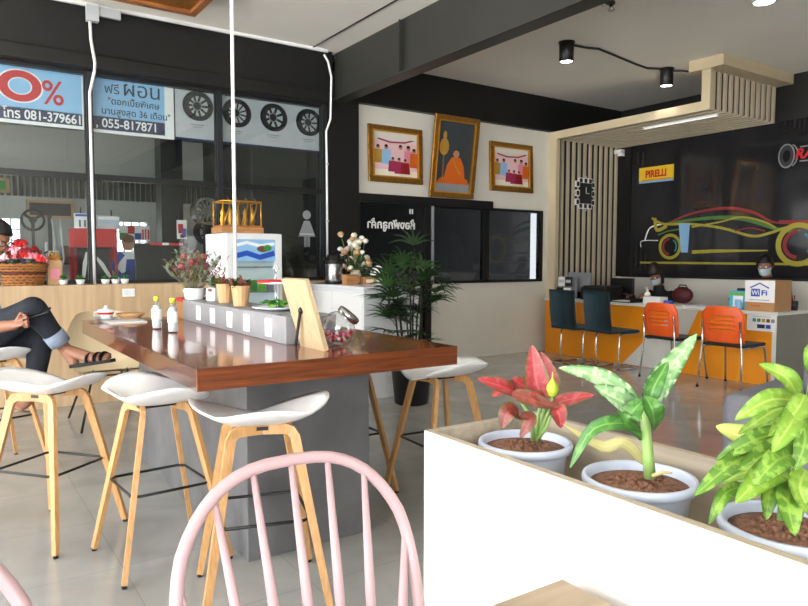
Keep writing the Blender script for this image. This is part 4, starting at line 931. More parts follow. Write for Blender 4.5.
# things on the desk
Z = .765
def deskbox(nm, label, cat, x, y, w_, d_, h_, m_, bev=.004, z=Z, rz=0): # footprint x..x+d, y-w..y
    o = MB().box(0, -w_, 0, d_, 0, h_, m_, bev=bev).build(nm, loc=(x, y, z)); o.rotation_euler.z = rz; return tag(o, label, cat)
bs = thing('brochure_rack', 'brochure rack with black and white booklets at the far desk end', 'brochure rack', (7.15, 6.72, Z))
MB().box(0, -.26, 0, .16, 0, .01, 'grey').box(.14, -.26, 0, .15, 0, .30, 'grey').build('rack', bs)
for k, (c_, yy, zz) in enumerate((('charcoal', -.01, .02), ('paper', -.14, .02), ('paper', -.01, .17), ('charcoal', -.14, .17))): MB().box(.01+.03*(k > 1), yy-.11, zz, .03+.03*(k > 1), yy, zz+.13, c_).box(.009+.03*(k > 1), yy-.10, zz+.05, .011+.03*(k > 1), yy-.01, zz+.09, 'light_grey').build('booklet', bs)
mo = thing('computer_monitor', 'grey-backed computer monitor beside the brochure rack', 'monitor', (7.42, 6.52, Z))
MB().box(-.02, -.2, .09, .02, .2, .36, 'grey', bev=.008).build('screen', mo); MB().box(-.015, -.03, .01, .015, .03, .15, 'black_plastic').build('stand', mo); MB().box(-.09, -.11, 0, .09, .11, .012, 'black_plastic', bev=.004).build('base', mo)
pr = thing('printer', 'black desktop printer behind the teal chairs', 'printer', (7.18, 6.30, Z))
MB().box(0, -.42, 0, .36, 0, .17, 'black_plastic', bev=.015).build('body', pr); MB().box(.02, -.40, .17, .34, -.02, .19, 'charcoal', bev=.006).build('lid', pr); MB().box(-.002, -.36, .03, .004, -.06, .07, 'grey').build('paper_slot', pr)
m2 = thing('computer_monitor', 'black-backed computer monitor beside the black printer', 'monitor', (7.67, 5.97, Z))
MB().box(-.02, -.16, .08, .02, .20, .29, 'black_plastic', bev=.008).build('screen', m2); MB().box(-.015, -.03, .01, .015, .03, .15, 'black_plastic').build('stand', m2); MB().box(-.09, -.12, 0, .09, .12, .012, 'black_plastic', bev=.004).build('base', m2)
tray = thing('document_tray', 'black document trays with white papers on the desk', 'document tray', (7.10, 5.74, Z))
MB().box(0, -.32, 0, .24, 0, .012, 'black_plastic').box(0, -.32, .012, .24, -.31, .05, 'black_plastic').box(0, -.01, .012, .24, 0, .05, 'black_plastic').box(.23, -.32, .012, .24, 0, .05, 'black_plastic').build('tray', tray); MB().box(.01, -.29, .012, .22, -.03, .02, 'paper').build('papers', tray)
sb = thing('sanitizer_bottle', 'clear pump bottle with purple label in front of the masked person', 'bottle', (7.32, 5.34, Z))
MB().lathe([(.034, 0), (.038, .005), (.038, .11), (.03, .13), (.014, .14), (.014, .15)], 'ivory', seg=18).build('body', sb); MB().lathe([(.0385, .03), (.0388, .031), (.0388, .09), (.0385, .091)], 'purple', seg=18, caps=(False, False)).build('label_band', sb); MB().lathe([(.016, .148), (.016, .165), (.005, .168), (.005, .19)], 'paper', seg=12).tube([(.005, 0, .188), (-.04, 0, .19), (-.048, 0, .18)], .006, 'paper', 8).build('pump', sb)
wb = deskbox('tissue_box', 'low white box beside the purple-label pump bottle', 'box', 7.18, 5.30, .24, .16, .085, 'paper')
tp = tag(MB().lathe([(.025, 0), (.055, 0), (.055, .05), (.025, .05)], 'blue', seg=24).build('tape_roll', loc=(7.22, 4.97, Z)), 'blue tape roll standing on the desk', 'tape')
bg_ = thing('handbag', 'dark red bag on the desk beside the masked person', 'bag', (7.62, 5.05, Z))
MB().ball((0, 0, .10), (.08, .14, .105), 'maroon', 18, 12, fn=lambda v: Vector((v.x, v.y, max(v.z, -.098)))).build('body', bg_); MB().tube([(0, -.07, .18), (0, -.04, .225), (0, .04, .225), (0, .07, .18)], .008, 'black_plastic', 8).build('handle', bg_)
kb = deskbox('notebook', 'closed white notebook lying on the desk behind the orange chairs', 'notebook', 7.12, 4.72, .30, .20, .014, 'light_grey', .002)
bt = deskbox('paper_pad', 'stack of pale papers on the desk near the blue box', 'papers', 7.15, 4.33, .20, .24, .02, 'paper', .002)
gb = thing('tissue_box', 'blue and green printed box with white label on the desk', 'box', (7.16, 4.17, Z))
MB().box(0, -.19, 0, .12, 0, .20, 'cyan', bev=.004).build('body', gb); MB().box(-.002, -.15, .03, .001, -.04, .15, 'paper').box(-.0025, -.13, .05, 0, -.06, .11, 'sky_blue').build('label_panel', gb); MB().box(-.0015, -.19, .155, .1215, .0015, .185, 'lime').build('green_band', gb)
b2 = deskbox('carton', 'dark blue carton behind the blue and green printed box', 'box', 7.42, 4.24, .24, .16, .22, 'navy')
b3 = tag(MB().lathe([(.028, 0), (.032, .006), (.032, .07), (.026, .08), (.026, .095), (.001, .096)], 'sky_blue', seg=18).build('small_jar', loc=(7.12, 4.04, Z)), 'small pale blue jar left of the white carton', 'jar')
wx = thing('carton', 'white and brown carton with blue wireless lettering at the desk end', 'box', (7.10, 3.965, Z))
MB().box(0, -.315, 0, .34, 0, .325, 'cardboard', bev=.002).build('body', wx)
MB().box(-.002, -.314, .095, .001, -.001, .324, 'paper').build('white_face', wx)
MB().strip([(.055, .245), (.155, .295), (.255, .245)], .014, 0, .001, 'blue').build('roof_mark', wx)
ch_ = [o for o in wx.children if o.name.startswith('roof_mark')][0]; ch_.rotation_euler = (0, 0, -PI/2); ch_.location = (-.0035, -.0, 0)
bl = MB().box(-.0032, -.16, .155, -.002, -.065, .235, 'blue', bev=.0005).build('blue_badge', wx)
text('Wi', .075, 'paper', 'lettering', wx, (-.0036, -.072, .17), (PI/2, 0, -PI/2), .001, sx=.85); text('Fi', .075, 'blue', 'lettering', wx, (-.0026, -.172, .17), (PI/2, 0, -PI/2), .002, sx=1.3)
text('internet', .028, 'red', 'lettering', wx, (-.0012, -.07, .05), (PI/2, 0, -PI/2), .0005)
MB().box(-.0028, -.26, .115, -.002, -.05, .122, 'grey').build('text_line', wx)
nt_ = thing('notice_sheet', 'white notice sheet with coloured squares taped on the desk front', 'notice', (7.038, 3.9, .565))
MB().box(0, -.295, 0, .008, 0, .175, 'paper').build('sheet', nt_)
for k, c_ in enumerate(('teal_print', 'green', 'ochre', 'brown', 'grey')): MB().box(-.001, -.06-.048*k-.036, .095, .001, -.06-.048*k, .13, c_).build('square_mark', nt_)
MB().box(-.001, -.19, .03, .001, -.11, .07, 'navy').box(-.001, -.25, .03, .001, -.20, .07, 'blue').build('blue_bar', nt_); MB().box(-.001, -.25, .148, .001, -.06, .155, 'light_grey').build('text_line', nt_)
pc = deskbox('pencil_cup', 'dark pencil cup with pens beside the white carton', 'cup', 7.25, 3.63, .001, .001, .001, 'charcoal', 0)
bpy.data.objects.remove(pc)
pc = thing('pencil_cup', 'dark pen cup at the very end of the reception desk', 'cup', (7.56, 3.68, Z)); MB().lathe([(.035, 0), (.04, .1), (.036, .1), (.03, .01)], 'charcoal', seg=16).build('cup', pc)
for k in range(3): MB().cyl((.01*k-.01, 0, .02), (.03*k-.03, .02*(k-1), .16), .004, .004, ('red', 'blue', 'charcoal')[k], 8).build('pen', pc)
# grey sofa in front of the desk
so = thing('armchair', 'blue-grey upholstered armchair behind the lime green plant', 'armchair', (3.12, 1.85, 0), R(8))
MB().box(0, -.16, .04, .84, 0, .655, 'sofa_grey', bev=.05).build('armrest', so); MB().box(0, -.98, .04, .84, -.82, .655, 'sofa_grey', bev=.05).build('armrest', so)
MB().box(.66, -.84, .04, .88, -.14, .84, 'sofa_grey', bev=.06).build('backrest', so); MB().box(.02, -.83, .06, .70, -.15, .30, 'sofa_grey', bev=.02).build('frame', so); MB().box(.0, -.825, .30, .68, -.155, .46, 'sofa_grey', bev=.045).build('seat_cushion', so)
for xx in (.06, .78):
    for yy in (-.08, -.90): MB().cyl((xx, yy, 0), (xx, yy, .05), .022, .026, 'black_plastic', 12).build('foot', so)
# ================================================================== WALL PIECES
def wall_thing(nm, label, cat, x, y, z, east=False, group=None):  # local x right, y into the wall, z up
    return thing(nm, label, cat, (x, y, z), -PI/2 if east else 0, group)
def gilt_frame(label, x0, x1, z0, z1, lean, art, y=6.945):
    r = wall_thing('framed_picture', label, 'picture', x0, y, z0); r.rotation_euler.x = lean; w_, h_ = x1-x0, z1-z0; f = .072
    b = MB()
    for (a0, c0, a1, c1) in ((0, 0, w_, f), (0, h_-f, w_, h_), (0, f, f, h_-f), (w_-f, f, w_, h_-f)): b.box(a0, -.045, c0, a1, -.005, c1, 'gold', bev=.012)
    b.build('gilt_border', r); b = MB(); g_ = f-.012
    for (a0, c0, a1, c1) in ((g_, g_, w_-g_, f+.004), (g_, h_-f-.004, w_-g_, h_-g_), (g_, f, f+.004, h_-f), (w_-f-.004, f, w_-g_, h_-f)): b.box(a0, -.05, c0, a1, -.03, c1, 'gold_bright')
    b.build('inner_lip', r)
    b = MB(); art(b, f, f, w_-2*f, h_-2*f); b.build('picture_print', r); return r
def art_group(seed):
    def art(b, x, z, w_, h_):
        q = random.Random(seed)
        b.box(x, -.012, z, x+w_, -.006, z+h_, 'pale_pink'); b.box(x, -.013, z+h_*.86, x+w_, -.012, z+h_, 'pink'); b.box(x, -.013, z, x+w_, -.012, z+h_*.16, 'ivory')
        b.strip([(x+w_*.12, z+h_*.84), (x+w_*.4, z+h_*.78), (x+w_*.72, z+h_*.80), (x+w_*.95, z+h_*.88)], .02, -.0135, -.013, 'magenta')
        for k, (fx, fz, hh, c_) in enumerate(((.12, .30, .42, 'ochre'), (.30, .28, .46, 'sky_blue'), (.62, .30, .46, 'pale_pink'), (.80, .26, .5, 'pink'), (.93, .24, .46, 'robe'), (.44, .12, .34, 'magenta'), (.58, .08, .38, 'magenta'), (.72, .08, .36, 'deep_red'))):
            cx = x+w_*fx; c0 = z+h_*fz; hh *= h_; ww = .045*w_/.62*1.5; y_ = -.0135-.0006*k
            b.prism([(cx-ww, c0), (cx+ww, c0), (cx+ww*.8, c0+hh*.72), (cx-ww*.8, c0+hh*.72)], y_-.0005, y_, c_); b.disc(cx, c0+hh*.84, hh*.12, y_-.0005, y_, 'skin_photo', 12); b.disc(cx, c0+hh*.90, hh*.10, y_-.0008, y_-.0005, 'hair', 12, hh*.07)
    return art
def art_robed(b, x, z, w_, h_):
    b.box(x, -.012, z, x+w_, -.006, z+h_, 'backdrop'); b.box(x, -.013, z, x+w_, -.012, z+h_*.13, 'grey'); cx = x+w_*.55
    b.prism([(x+w_*.05, z+h_*.12), (x+w_*.98, z+h_*.12), (x+w_*.9, z+h_*.20), (x+w_*.15, z+h_*.20)], -.014, -.013, 'robe')
    b.prism([(cx-w_*.30, z+h_*.17), (cx+w_*.30, z+h_*.17), (cx+w_*.24, z+h_*.38), (cx+w_*.12, z+h_*.50), (cx-w_*.12, z+h_*.50), (cx-w_*.24, z+h_*.38)], -.0148, -.014, 'robe')
    b.disc(cx, z+h_*.28, w_*.22, -.0154, -.0148, 'robe', 20, h_*.07); b.strip([(cx-w_*.1, z+h_*.48), (cx+w_*.02, z+h_*.36), (cx+w_*.16, z+h_*.26)], .02, -.016, -.0154, 'ochre')
    b.disc(cx, z+h_*.55, w_*.085, -.0156, -.015, 'skin_photo', 16, h_*.055); b.disc(cx, z+h_*.585, w_*.075, -.0152, -.0149, 'hair', 14, h_*.035)
    b.strip([(x+w_*.22, z+h_*.18), (x+w_*.20, z+h_*.52)], .014, -.0148, -.014, 'gold_bright'); b.disc(x+w_*.20, z+h_*.64, w_*.13, -.0152, -.0148, 'ochre', 24, h_*.12); b.disc(x+w_*.20, z+h_*.80, w_*.05, -.0152, -.0148, 'ochre', 12, h_*.06)
gilt_frame('gilt-framed group photo left of the tall picture, over the glass door', 4.205, 4.99, 2.22, 2.893, R(-2), art_group(1))
gilt_frame('tall gilt-framed picture of a seated figure in orange robes', 5.05, 5.76, 2.085, 3.09, R(7.5), art_robed, 6.90)
gilt_frame('gilt-framed group photo right of the tall picture, nearest the slats', 6.09, 6.88, 2.22, 2.877, R(-2), art_group(2))
# mirrored lettering on the sliding glass door (it reads from the other side)
dl_ = wall_thing('door_lettering', 'white mirrored Thai lettering on the dark glass door', 'lettering', 4.25, 6.934, 1.655)
text('ห้องพักลูกค้า', .135, 'paper', 'lettering', dl_, (.64, 0, .02), off=.004, sx=1.0, mirror=True)
hd = thing('door_mark', 'small white sticker pair at the top of the dark glass', 'sticker', (4.80, 6.934, 1.86)); MB().box(0, 0, 0, .02, .002, .06, 'paper').box(.035, 0, 0, .055, .002, .06, 'paper').build('sticker_face', hd)
# clock of small square mirrors on the slats
ck = wall_thing('wall_clock', 'square black wall clock with white edged tiles on the slatted wall', 'clock', 7.90, 6.885, 2.275)
MB().box(-.125, -.03, -.15, .125, -.0, .15, 'charcoal').build('face', ck)
for k in range(3):
    for (cx, cz) in ((-.10+.10*k, .185), (-.10+.10*k, -.185)): MB().box(cx-.042, -.022, cz-.04, cx+.042, 0, cz+.04, 'paper').box(cx-.028, -.024, cz-.028, cx+.028, -.02, cz+.028, 'charcoal').build('edge_tile', ck)
for k in range(3):
    for cx in (-.165, .165): MB().box(cx-.04, -.022, -.13+.13*k-.045, cx+.04, 0, -.13+.13*k+.045, 'paper').box(cx-.026, -.024, -.13+.13*k-.03, cx+.026, -.02, -.13+.13*k+.03, 'charcoal').build('edge_tile', ck)
for (cx, cz) in ((0, .24), (0, -.24), (.21, 0), (-.21, 0)): MB().box(cx-.03, -.018, cz-.018, cx+.03, 0, cz+.018, 'light_grey').build('edge_tile', ck)
MB().box(-.006, -.034, 0, .006, -.03, .09, 'paper').build('hand', ck); MB().box(0, -.034, -.005, .07, -.03, .005, 'paper').build('hand', ck)
cv = thing('security_camera', 'small white dome security camera beside the slatted wall', 'camera', (8.60, 6.80, 2.88))
MB().box(-.02, -.02, .03, .08, .15, .09, 'white_plastic', bev=.008).build('bracket', cv); MB().lathe([(.05, .04), (.055, .03), (.055, -.01), (.05, -.015)], 'white_plastic', seg=20).build('housing', cv); MB().ball((0, 0, -.012), (.042, .042, .04), 'black_plastic', 16, 10).build('dome', cv)
sk = thing('power_switch', 'white double switch plate on the oak panel under the window', 'switch', (1.385, 6.62, .955))
MB().box(0, -.008, 0, .11, 0, .075, 'white_plastic', bev=.003).build('plate', sk); MB().box(.012, -.012, .015, .05, -.007, .06, 'white_gloss').build('rocker', sk); MB().box(.06, -.012, .015, .098, -.007, .06, 'white_gloss').build('rocker', sk)
# ------------------------------------------------------------------ mural glass decals: a car drawn in coloured bands
XM = 8.698
cdl = thing('car_decal', 'sports car outline in yellow red and green bands on dark glass', 'car decal', (XM, 6.6, 1.1), -PI/2)
def dp_(x, y): q_ = px(x, y, XM); return (6.6-q_.y, q_.z-1.1)
def band(pts, w_, m_, lay=0, nm='band'): MB().strip([dp_(*q_) for q_ in pts], w_, -.002-.0006*lay, -.0006*lay, m_).build(nm, cdl)
def sm(pts, n=5):
    out = []
    for i in range(len(pts)-1):
        p0 = pts[max(i-1, 0)]; p1 = pts[i]; p2 = pts[i+1]; p3 = pts[min(i+2, len(pts)-1)]
        for k in range(n):
            f = k/n; out.append(tuple(.5*(2*p1[j]+(p2[j]-p0[j])*f+(2*p0[j]-5*p1[j]+4*p2[j]-p3[j])*f*f+(3*p1[j]-p0[j]-3*p2[j]+p3[j])*f**3) for j in (0, 1)))
    return out+[pts[-1]]
band([(640, 262.5), (830, 264.5)], .03, 'car_yellow')
for cx, cy, rx, m2_ in ((670, 246.5, .185, 'car_yellow'), (798, 244.5, .27, 'car_yellow')):
    u, v = dp_(cx, cy); MB().annulus(u, v, rx*.76, rx, -.004, -.002, m2_).build('wheel_ring', cdl); MB().annulus(u, v, rx*.5, rx*.68, -.004, -.002, 'car_red', a0=95, a1=265).build('wheel_ring', cdl); MB().annulus(u, v, rx*.5, rx*.62, -.004, -.002, 'teal_print', a0=-40, a1=60).build('wheel_ring', cdl)
band(sm([(664, 225), (690, 214), (715, 209), (735, 208.5), (755, 213), (770, 221), (780, 223)]), [.02+.02*math.sin(PI*i/30) for i in range(31)], 'car_red', 1)
band([(779, 222), (808, 222), (835, 223)], .05, 'car_red', 1)
band(sm([(664, 224), (690, 220), (720, 217.5), (745, 219), (765, 225), (785, 231), (800, 230)]), [.02+.035*math.sin(PI*i/30) for i in range(31)], 'car_green', 2)
band(sm([(652, 218), (664, 224), (690, 224), (722, 228), (752, 236), (770, 233), (785, 228), (808, 225.5), (830, 225)]), .034, 'car_yellow', 3)
band(sm([(692, 227), (720, 222), (742, 217), (765, 222), (776, 228)]), .022, 'car_yellow', 4)
band(sm([(655, 218), (657, 230), (667, 226)]), .05, 'car_yellow', 4); band(sm([(645, 240), (650, 228), (662, 224)]), .022, 'paper', 1); band(sm([(641, 247), (642, 241), (658, 240.5)]), .012, 'paper', 1)
band([(692, 252), (715, 251), (768, 250.5)], [.05, .045, .015], 'car_yellow', 2); band([(658, 235), (668, 231), (680, 229)], .02, 'car_green', 2); band(sm([(735, 231), (750, 228), (765, 231)]), .015, 'car_red', 4)
ps = MB(); ps.prism([dp_(*q_) for q_ in ((679, 223.5), (690, 223.5), (688, 252.5), (681, 252.5))], -.006, -.003, 'sky_blue'); ps = ps.build('pale_strip', loc=(XM, 6.6, 1.1)); ps.rotation_euler.z = -PI/2; tag(ps, 'pale blue vertical strip in front of the car decal', 'strip')  # tapered pale strip over the decal bands
# yellow tyre maker's sign and the tyre-shaped sign
A = px(639.4, 184.3, XM); B = px(673.8, 180.2, XM)
ys_ = thing('wall_sign', 'yellow sign with red lettering on the dark glass by the slats', 'sign', (XM, A.y, A.z), -PI/2); ln = A.y-B.y
MB().box(0, -.012, .035, ln, 0, .235, 'yellow').build('board', ys_); MB().box(0, -.012, .005, ln, 0, .03, 'sky_blue').build('under_strip', ys_); MB().box(.04, -.013, .045, ln-.04, -.011, .052, 'red').build('red_line', ys_)
text('PIRELLI', .14, 'red', 'lettering', ys_, (ln/2, -.014, .085), off=.006, align='CENTER', sx=.82)
A = px(778, 170, XM)
ty = thing('tyre_sign', 'tyre-shaped outline sign with red slanted lettering, cut by the right edge', 'sign', (XM, A.y, A.z), -PI/2)
MB().annulus(.10, .16, .088, .099, -.01, 0, 'grey', rz=1.5).annulus(.14, .16, .088, .098, -.01, 0, 'grey', rz=1.45, a0=-70, a1=70).build('tyre_outline', ty); MB().annulus(.10, .16, .05, .085, -.009, -.001, 'charcoal', rz=1.5).build('tyre_fill', ty); MB().strip([(.26, .25), (.6, .26), (.9, .24)], .014, -.01, -.002, 'grey').strip([(.26, .08), (.6, .07), (.9, .08)], .014, -.01, -.002, 'grey').build('letter_outline', ty)
text('RANN', .17, 'red', 'lettering', ty, (.20, -.012, .11), off=.006, shear=.25)
# ------------------------------------------------------------------ banners behind the window glass
YB = 7.0
def bq(x, y): q_ = py(x, y, YB); return q_.x, q_.z
b1 = thing('hanging_banner', 'blue banner with big red zero percent and phone number, leftmost', 'banner', (-.02, YB, 2.50))
MB().box(0, 0, 0, 1.19, .004, .56, 'paper').build('sheet', b1); MB().box(0, -.002, .13, 1.17, 0, .53, 'sky_blue').build('blue_field', b1); MB().box(0, -.002, .03, 1.17, 0, .14, 'navy').build('navy_band', b1)
MB().box(.72, -.003, .50, 1.14, -.001, .53, 'red').box(.3, -.003, .50, .42, -.001, .515, 'navy').build('top_text', b1)
x, z = bq(20, 86)
MB().annulus(x+.02, z-2.50, .085, .185, -.004, -.002, 'paper', rz=.80).build('figure_outline', b1); MB().annulus(x+.02, z-2.50, .095, .170, -.0055, -.004, 'red', rz=.80).build('figure_zero', b1)
text('%', .30, 'red', 'figure_percent', b1, (.84, -.004, .20), off=.003, sx=.9)
text('โทร 081-379661', .115, 'paper', 'lettering', b1, (.53, -.004, .045), off=.002, sx=.86)
b2_ = thing('hanging_banner', 'blue banner with dark Thai lettering and phone number, beside the conduit', 'banner', (1.235, YB, 2.49))
MB().box(0, 0, 0, .755, .004, .565, 'paper').build('sheet', b2_); MB().box(0, -.002, .15, .665, 0, .53, 'sky_blue').build('blue_field', b2_); MB().box(0, -.002, .03, .665, 0, .155, 'navy').build('navy_band', b2_)
text('ฟรี', .12, 'charcoal', 'lettering', b2_, (.11, -.004, .375)); text('ผ่อน', .20, 'charcoal', 'lettering', b2_, (.27, -.004, .37))
text('"ดอกเบี้ยพิเศษ', .085, 'charcoal', 'lettering', b2_, (.14, -.004, .275), off=.001, sx=.95); text('นานสูงสุด 36 เดือน"', .085, 'charcoal', 'lettering', b2_, (.08, -.004, .18), off=.001, sx=.95)
text(', 055-817871', .115, 'paper', 'lettering', b2_, (.03, -.004, .055), off=.002, sx=.93)
b3_ = thing('hanging_banner', 'white banner printed with four black alloy wheels', 'banner', (2.005, YB, 2.50))
MB().box(0, 0, 0, 1.66, .004, .545, 'light_grey').build('sheet', b3_); MB().box(0, -.002, .0, 1.66, 0, .022, 'navy').build('navy_band', b3_)
for k, (cx, cy) in enumerate(((197, 106), (236, 113), (273, 117.5), (308, 122.5))):
    x, z = bq(cx, cy); x -= 2.005; z -= 2.50; b = MB(); r0 = .148
    b.annulus(x+.02, z, .10, r0, -.003, -.001, 'charcoal'); b.annulus(x, z, .112, r0, -.004, -.002, 'black_plastic'); b.disc(x, z, .035, -.004, -.002, 'black_plastic')
    nsp = (10, 12, 8, 9)[k]
    for j in range(nsp):
        a = 2*PI*j/nsp+.2*k; b.strip([(x+.03*math.cos(a), z+.03*math.sin(a)), (x+.118*math.cos(a+(.12 if k % 2 else 0)), z+.118*math.sin(a+(.12 if k % 2 else 0)))], (.022, .015, .026, .020)[k], -.004, -.002, 'black_plastic')
    b.annulus(x, z, .04, .05, -.0045, -.004, 'grey'); b.build('printed_wheel', b3_)
    MB().box(x-.07, -.003, z-.195, x+.07, -.001, z-.185, 'grey').box(x-.05, -.003, z-.215, x+.05, -.001, z-.208, 'grey').build('text_line', b3_)
# restroom figure on the glass
tf = thing('restroom_sign', 'pale female figure symbol on the dark window pane', 'sign', (3.40, 6.945, 1.44))
MB().disc(.015, .355, .05, -.003, 0, 'grey').prism([(-.02, .29), (.05, .29), (.12, .115), (-.09, .115)], -.003, 0, 'grey').prism([(-.02, .0), (.012, .0), (.012, .115), (-.02, .115)], -.003, 0, 'grey').prism([(.02, .0), (.052, .0), (.052, .115), (.02, .115)], -.003, 0, 'grey').build('figure', tf)
MB().box(-.07, -.0035, .135, .10, -.003, .15, 'light_grey').build('hem_line', tf)
wallbox('wall_restroom', 2.95, 7.35, 0, 3.62, 7.42, 3.0, 'beam_grey')
# ------------------------------------------------------------------ fridge, counter and what stands there
fr = thing('drinks_fridge', 'white glass-door drinks fridge behind the bar table', 'fridge', (2.22, 6.2, 0))
b = MB(); b.box(0, .05, .06, .56, .60, 1.55, 'white_gloss', bev=.012); b.build('cabinet', fr)
b = MB(); b.box(.0, 0, .14, .07, .048, 1.545, 'white_gloss', bev=.008); b.box(.49, 0, .14, .56, .048, 1.545, 'white_gloss', bev=.008); b.box(.07, .002, 1.49, .49, .046, 1.545, 'white_gloss'); b.box(.07, .002, .14, .49, .046, .20, 'white_gloss'); dr = b.build('door', fr)
MB().box(.07, .02, .20, .49, .025, 1.49, 'clear_glass').build('pane', dr); MB().box(.505, -.02, .8, .525, 0, 1.1, 'light_grey', bev=.004).build('handle', dr)
b = MB(); b.box(.07, .0, 1.28, .49, .018, 1.49, 'sky_blue'); b.strip([(.08, 1.33), (.2, 1.36), (.33, 1.32), (.48, 1.36)], .05, -.002, 0, 'blue'); b.strip([(.08, 1.43), (.2, 1.46), (.33, 1.43), (.48, 1.45)], .03, -.002, 0, 'paper'); b.disc(.36, 1.40, .06, -.003, -.001, 'brown', 14, .03); b.disc(.41, 1.41, .04, -.0035, -.001, 'green', 14, .03); b.build('printed_header', dr)
MB().box(.06, .046, .14, .50, .052, 1.49, 'water').build('interior', fr)
for k, zz in enumerate((.45, .72, .98, 1.22)): MB().box(.07, .03, zz, .49, .046, zz+.012, 'grey').build('shelf', fr)
for k in range(5): MB().box(.09+.08*k, .028, .992, .155+.08*k, .045, 1.10, ('green', 'teal_print', 'green', 'lime', 'grey')[k]).build('drink_pack', fr)
for k in range(4): MB().cyl((.05+.15*(k % 2)*3.07, .1+.4*(k//2), 0), (.05+.15*(k % 2)*3.07, .1+.4*(k//2), .06), .02, .02, 'black_plastic', 10).build('foot', fr)
cg = thing('display_case', 'gilded wooden display case with golden ornaments on the fridge', 'display case', (2.20, 6.26, 1.55))
MB().box(0, 0, 0, .42, .30, .055, 'crate_wood', bev=.004).box(.015, .015, .055, .405, .285, .075, 'wicker').build('base', cg)
b = MB()
for xx in (.02, .40):
    for yy in (.02, .28): b.cyl((xx, yy, .07), (xx, yy, .30), .008, .008, 'gold_bright', 8)
for yy in (.02, .28): b.cyl((.02, yy, .30), (.40, yy, .30), .008, .008, 'gold_bright', 8)
for xx in (.02, .40): b.cyl((xx, .02, .30), (xx, .28, .30), .008, .008, 'gold_bright', 8)
b.build('frame', cg); MB().box(.02, .016, .075, .40, .018, .30, 'clear_glass').build('pane', cg)
for k in range(5):
    xx = .06+.075*k; MB().lathe([(.028, .075), (.02, .09), (.028, .13), (.018, .17), (.024, .20), (.008, .235), (.001, .26+.03*(k == 2))], 'gold_bright', (xx, .14, 0), 12).build('ornament', cg)
for k in range(4): MB().tube([(.05+.09*k, .08, .08), (.07+.09*k, .06, .16), (.10+.09*k, .08, .22), (.12+.09*k, .10, .29), (.10+.09*k, .12, .345)], [.012, .009, .007, .005, .002], 'gold_bright', 8).build('ornament', cg)
ct = thing('white_counter', 'white waist-high counter projecting from the dark column', 'counter', (3.20, 5.36, 0))
MB().box(.02, .02, 0, .63, 1.24, 1.02, 'white_gloss').build('cabinet', ct); MB().box(0, 0, 1.02, .65, 1.25, 1.05, 'white_gloss', bev=.003).build('countertop', ct); MB().box(.015, .04, .06, .022, .62, .98, 'white_plastic').build('door', ct); MB().box(.015, .64, .06, .022, 1.22, .98, 'white_plastic').build('door', ct); MB().box(.63, .02, 0, .65, 1.24, 1.02, 'panel_white').build('side_panel', ct)
q1 = pz(330, 283, 1.05)
th = thing('vacuum_flask', 'steel pump flask with black top on the white counter', 'flask', (3.38, 6.25, 1.05))
MB().lathe([(.085, 0), (.09, .01), (.09, .20), (.08, .22)], 'steel', seg=28).build('body', th); MB().lathe([(.091, .2), (.092, .225), (.075, .25), (.07, .29), (.05, .30), (.001, .30)], 'black_plastic', seg=24).box(-.11, -.02, .24, -.05, .02, .27, 'black_plastic').build('pump_top', th); MB().lathe([(.091, 0), (.093, .012), (.09, .02)], 'black_plastic', seg=28, caps=(True, False)).build('base', th); MB().tube([(.06, -.06, .27), (.11, -.07, .29), (.13, -.07, .2), (.10, -.06, .1)], .009, 'black_plastic', 8).build('handle', th)
mt = tag(MB().box(0, 0, 0, .42, .30, .006, 'navy').build('placemat', loc=(3.21, 6.12, 1.051-.001)), 'dark blue mat under the steel flask', 'mat')
th.location.z = 1.056
fv = thing('flower_vase', 'white and dusty pink flowers in a vase on the white counter', 'flower vase', (3.63, 6.24, 1.05))
MB().lathe([(.05, 0), (.06, .01), (.065, .08), (.045, .13), (.05, .14)], 'ivory', seg=22).build('vase', fv); q = random.Random(21)
for k in range(44):
    a = q.random()*6.28; zz = q.uniform(.14, .52); rr = .04+.14*q.random()*(1-.9*(zz-.2)); c = Vector((rr*math.cos(a)+.03*(zz < .3)-.02*(zz > .3), rr*math.sin(a), zz)); s_ = q.uniform(.024, .040)
    MB().ball(c, (s_, s_, s_*.8), ('ivory', 'paper', 'pale_pink', 'ivory', 'tan', 'brown' if zz < .3 else 'ivory')[k % 6], 10, 8, fn=lambda v: v*(1+.2*math.sin(v.x*300)*math.sin(v.y*280+v.z*200))).tube([c, (c.x*.3, c.y*.3, .12)], .002, 'stem_green', 5).build('flower_head', fv)
for k in range(14):
    a = q.random()*6.28; d_ = Vector((math.cos(a), math.sin(a), q.uniform(.4, 1.4))).normalized(); MB().leaf([Vector((0, 0, .13)), d_*.14+Vector((0, 0, .13)), d_*.24+Vector((0, 0, .12))], .045, (0, 0, 1), 'leaf_dark', 6).build('leaf', fv)
wc1 = tag(MB().box(-.07, -.05, 0, .07, .05, .10, 'crate_wood', bev=.004).build('wooden_box', loc=(3.42, 5.98, 1.05)), 'small brown wooden box in front of the flower vase, left of two', 'box', 'small wooden boxes on the counter')
wc2 = tag(MB().box(-.06, -.05, 0, .06, .05, .075, 'crate_wood', bev=.004).box(-.045, -.0515, .015, .045, -.05, .05, 'ivory').build('wooden_box', loc=(3.60, 5.95, 1.05)), 'small wooden box with a pale label on the white counter', 'box', 'small wooden boxes on the counter')
cf = thing('coffee_maker', 'small rounded white appliance behind the palm on the counter', 'appliance', (3.75, 5.98, 1.05))
MB().lathe([(.08, 0), (.085, .01), (.085, .11), (.07, .16), (.03, .185), (.001, .19)], 'white_gloss', seg=26).build('body', cf); MB().lathe([(.087, .075), (.088, .085), (.087, .09)], 'grey', seg=26, caps=(False, False)).build('seam', cf)
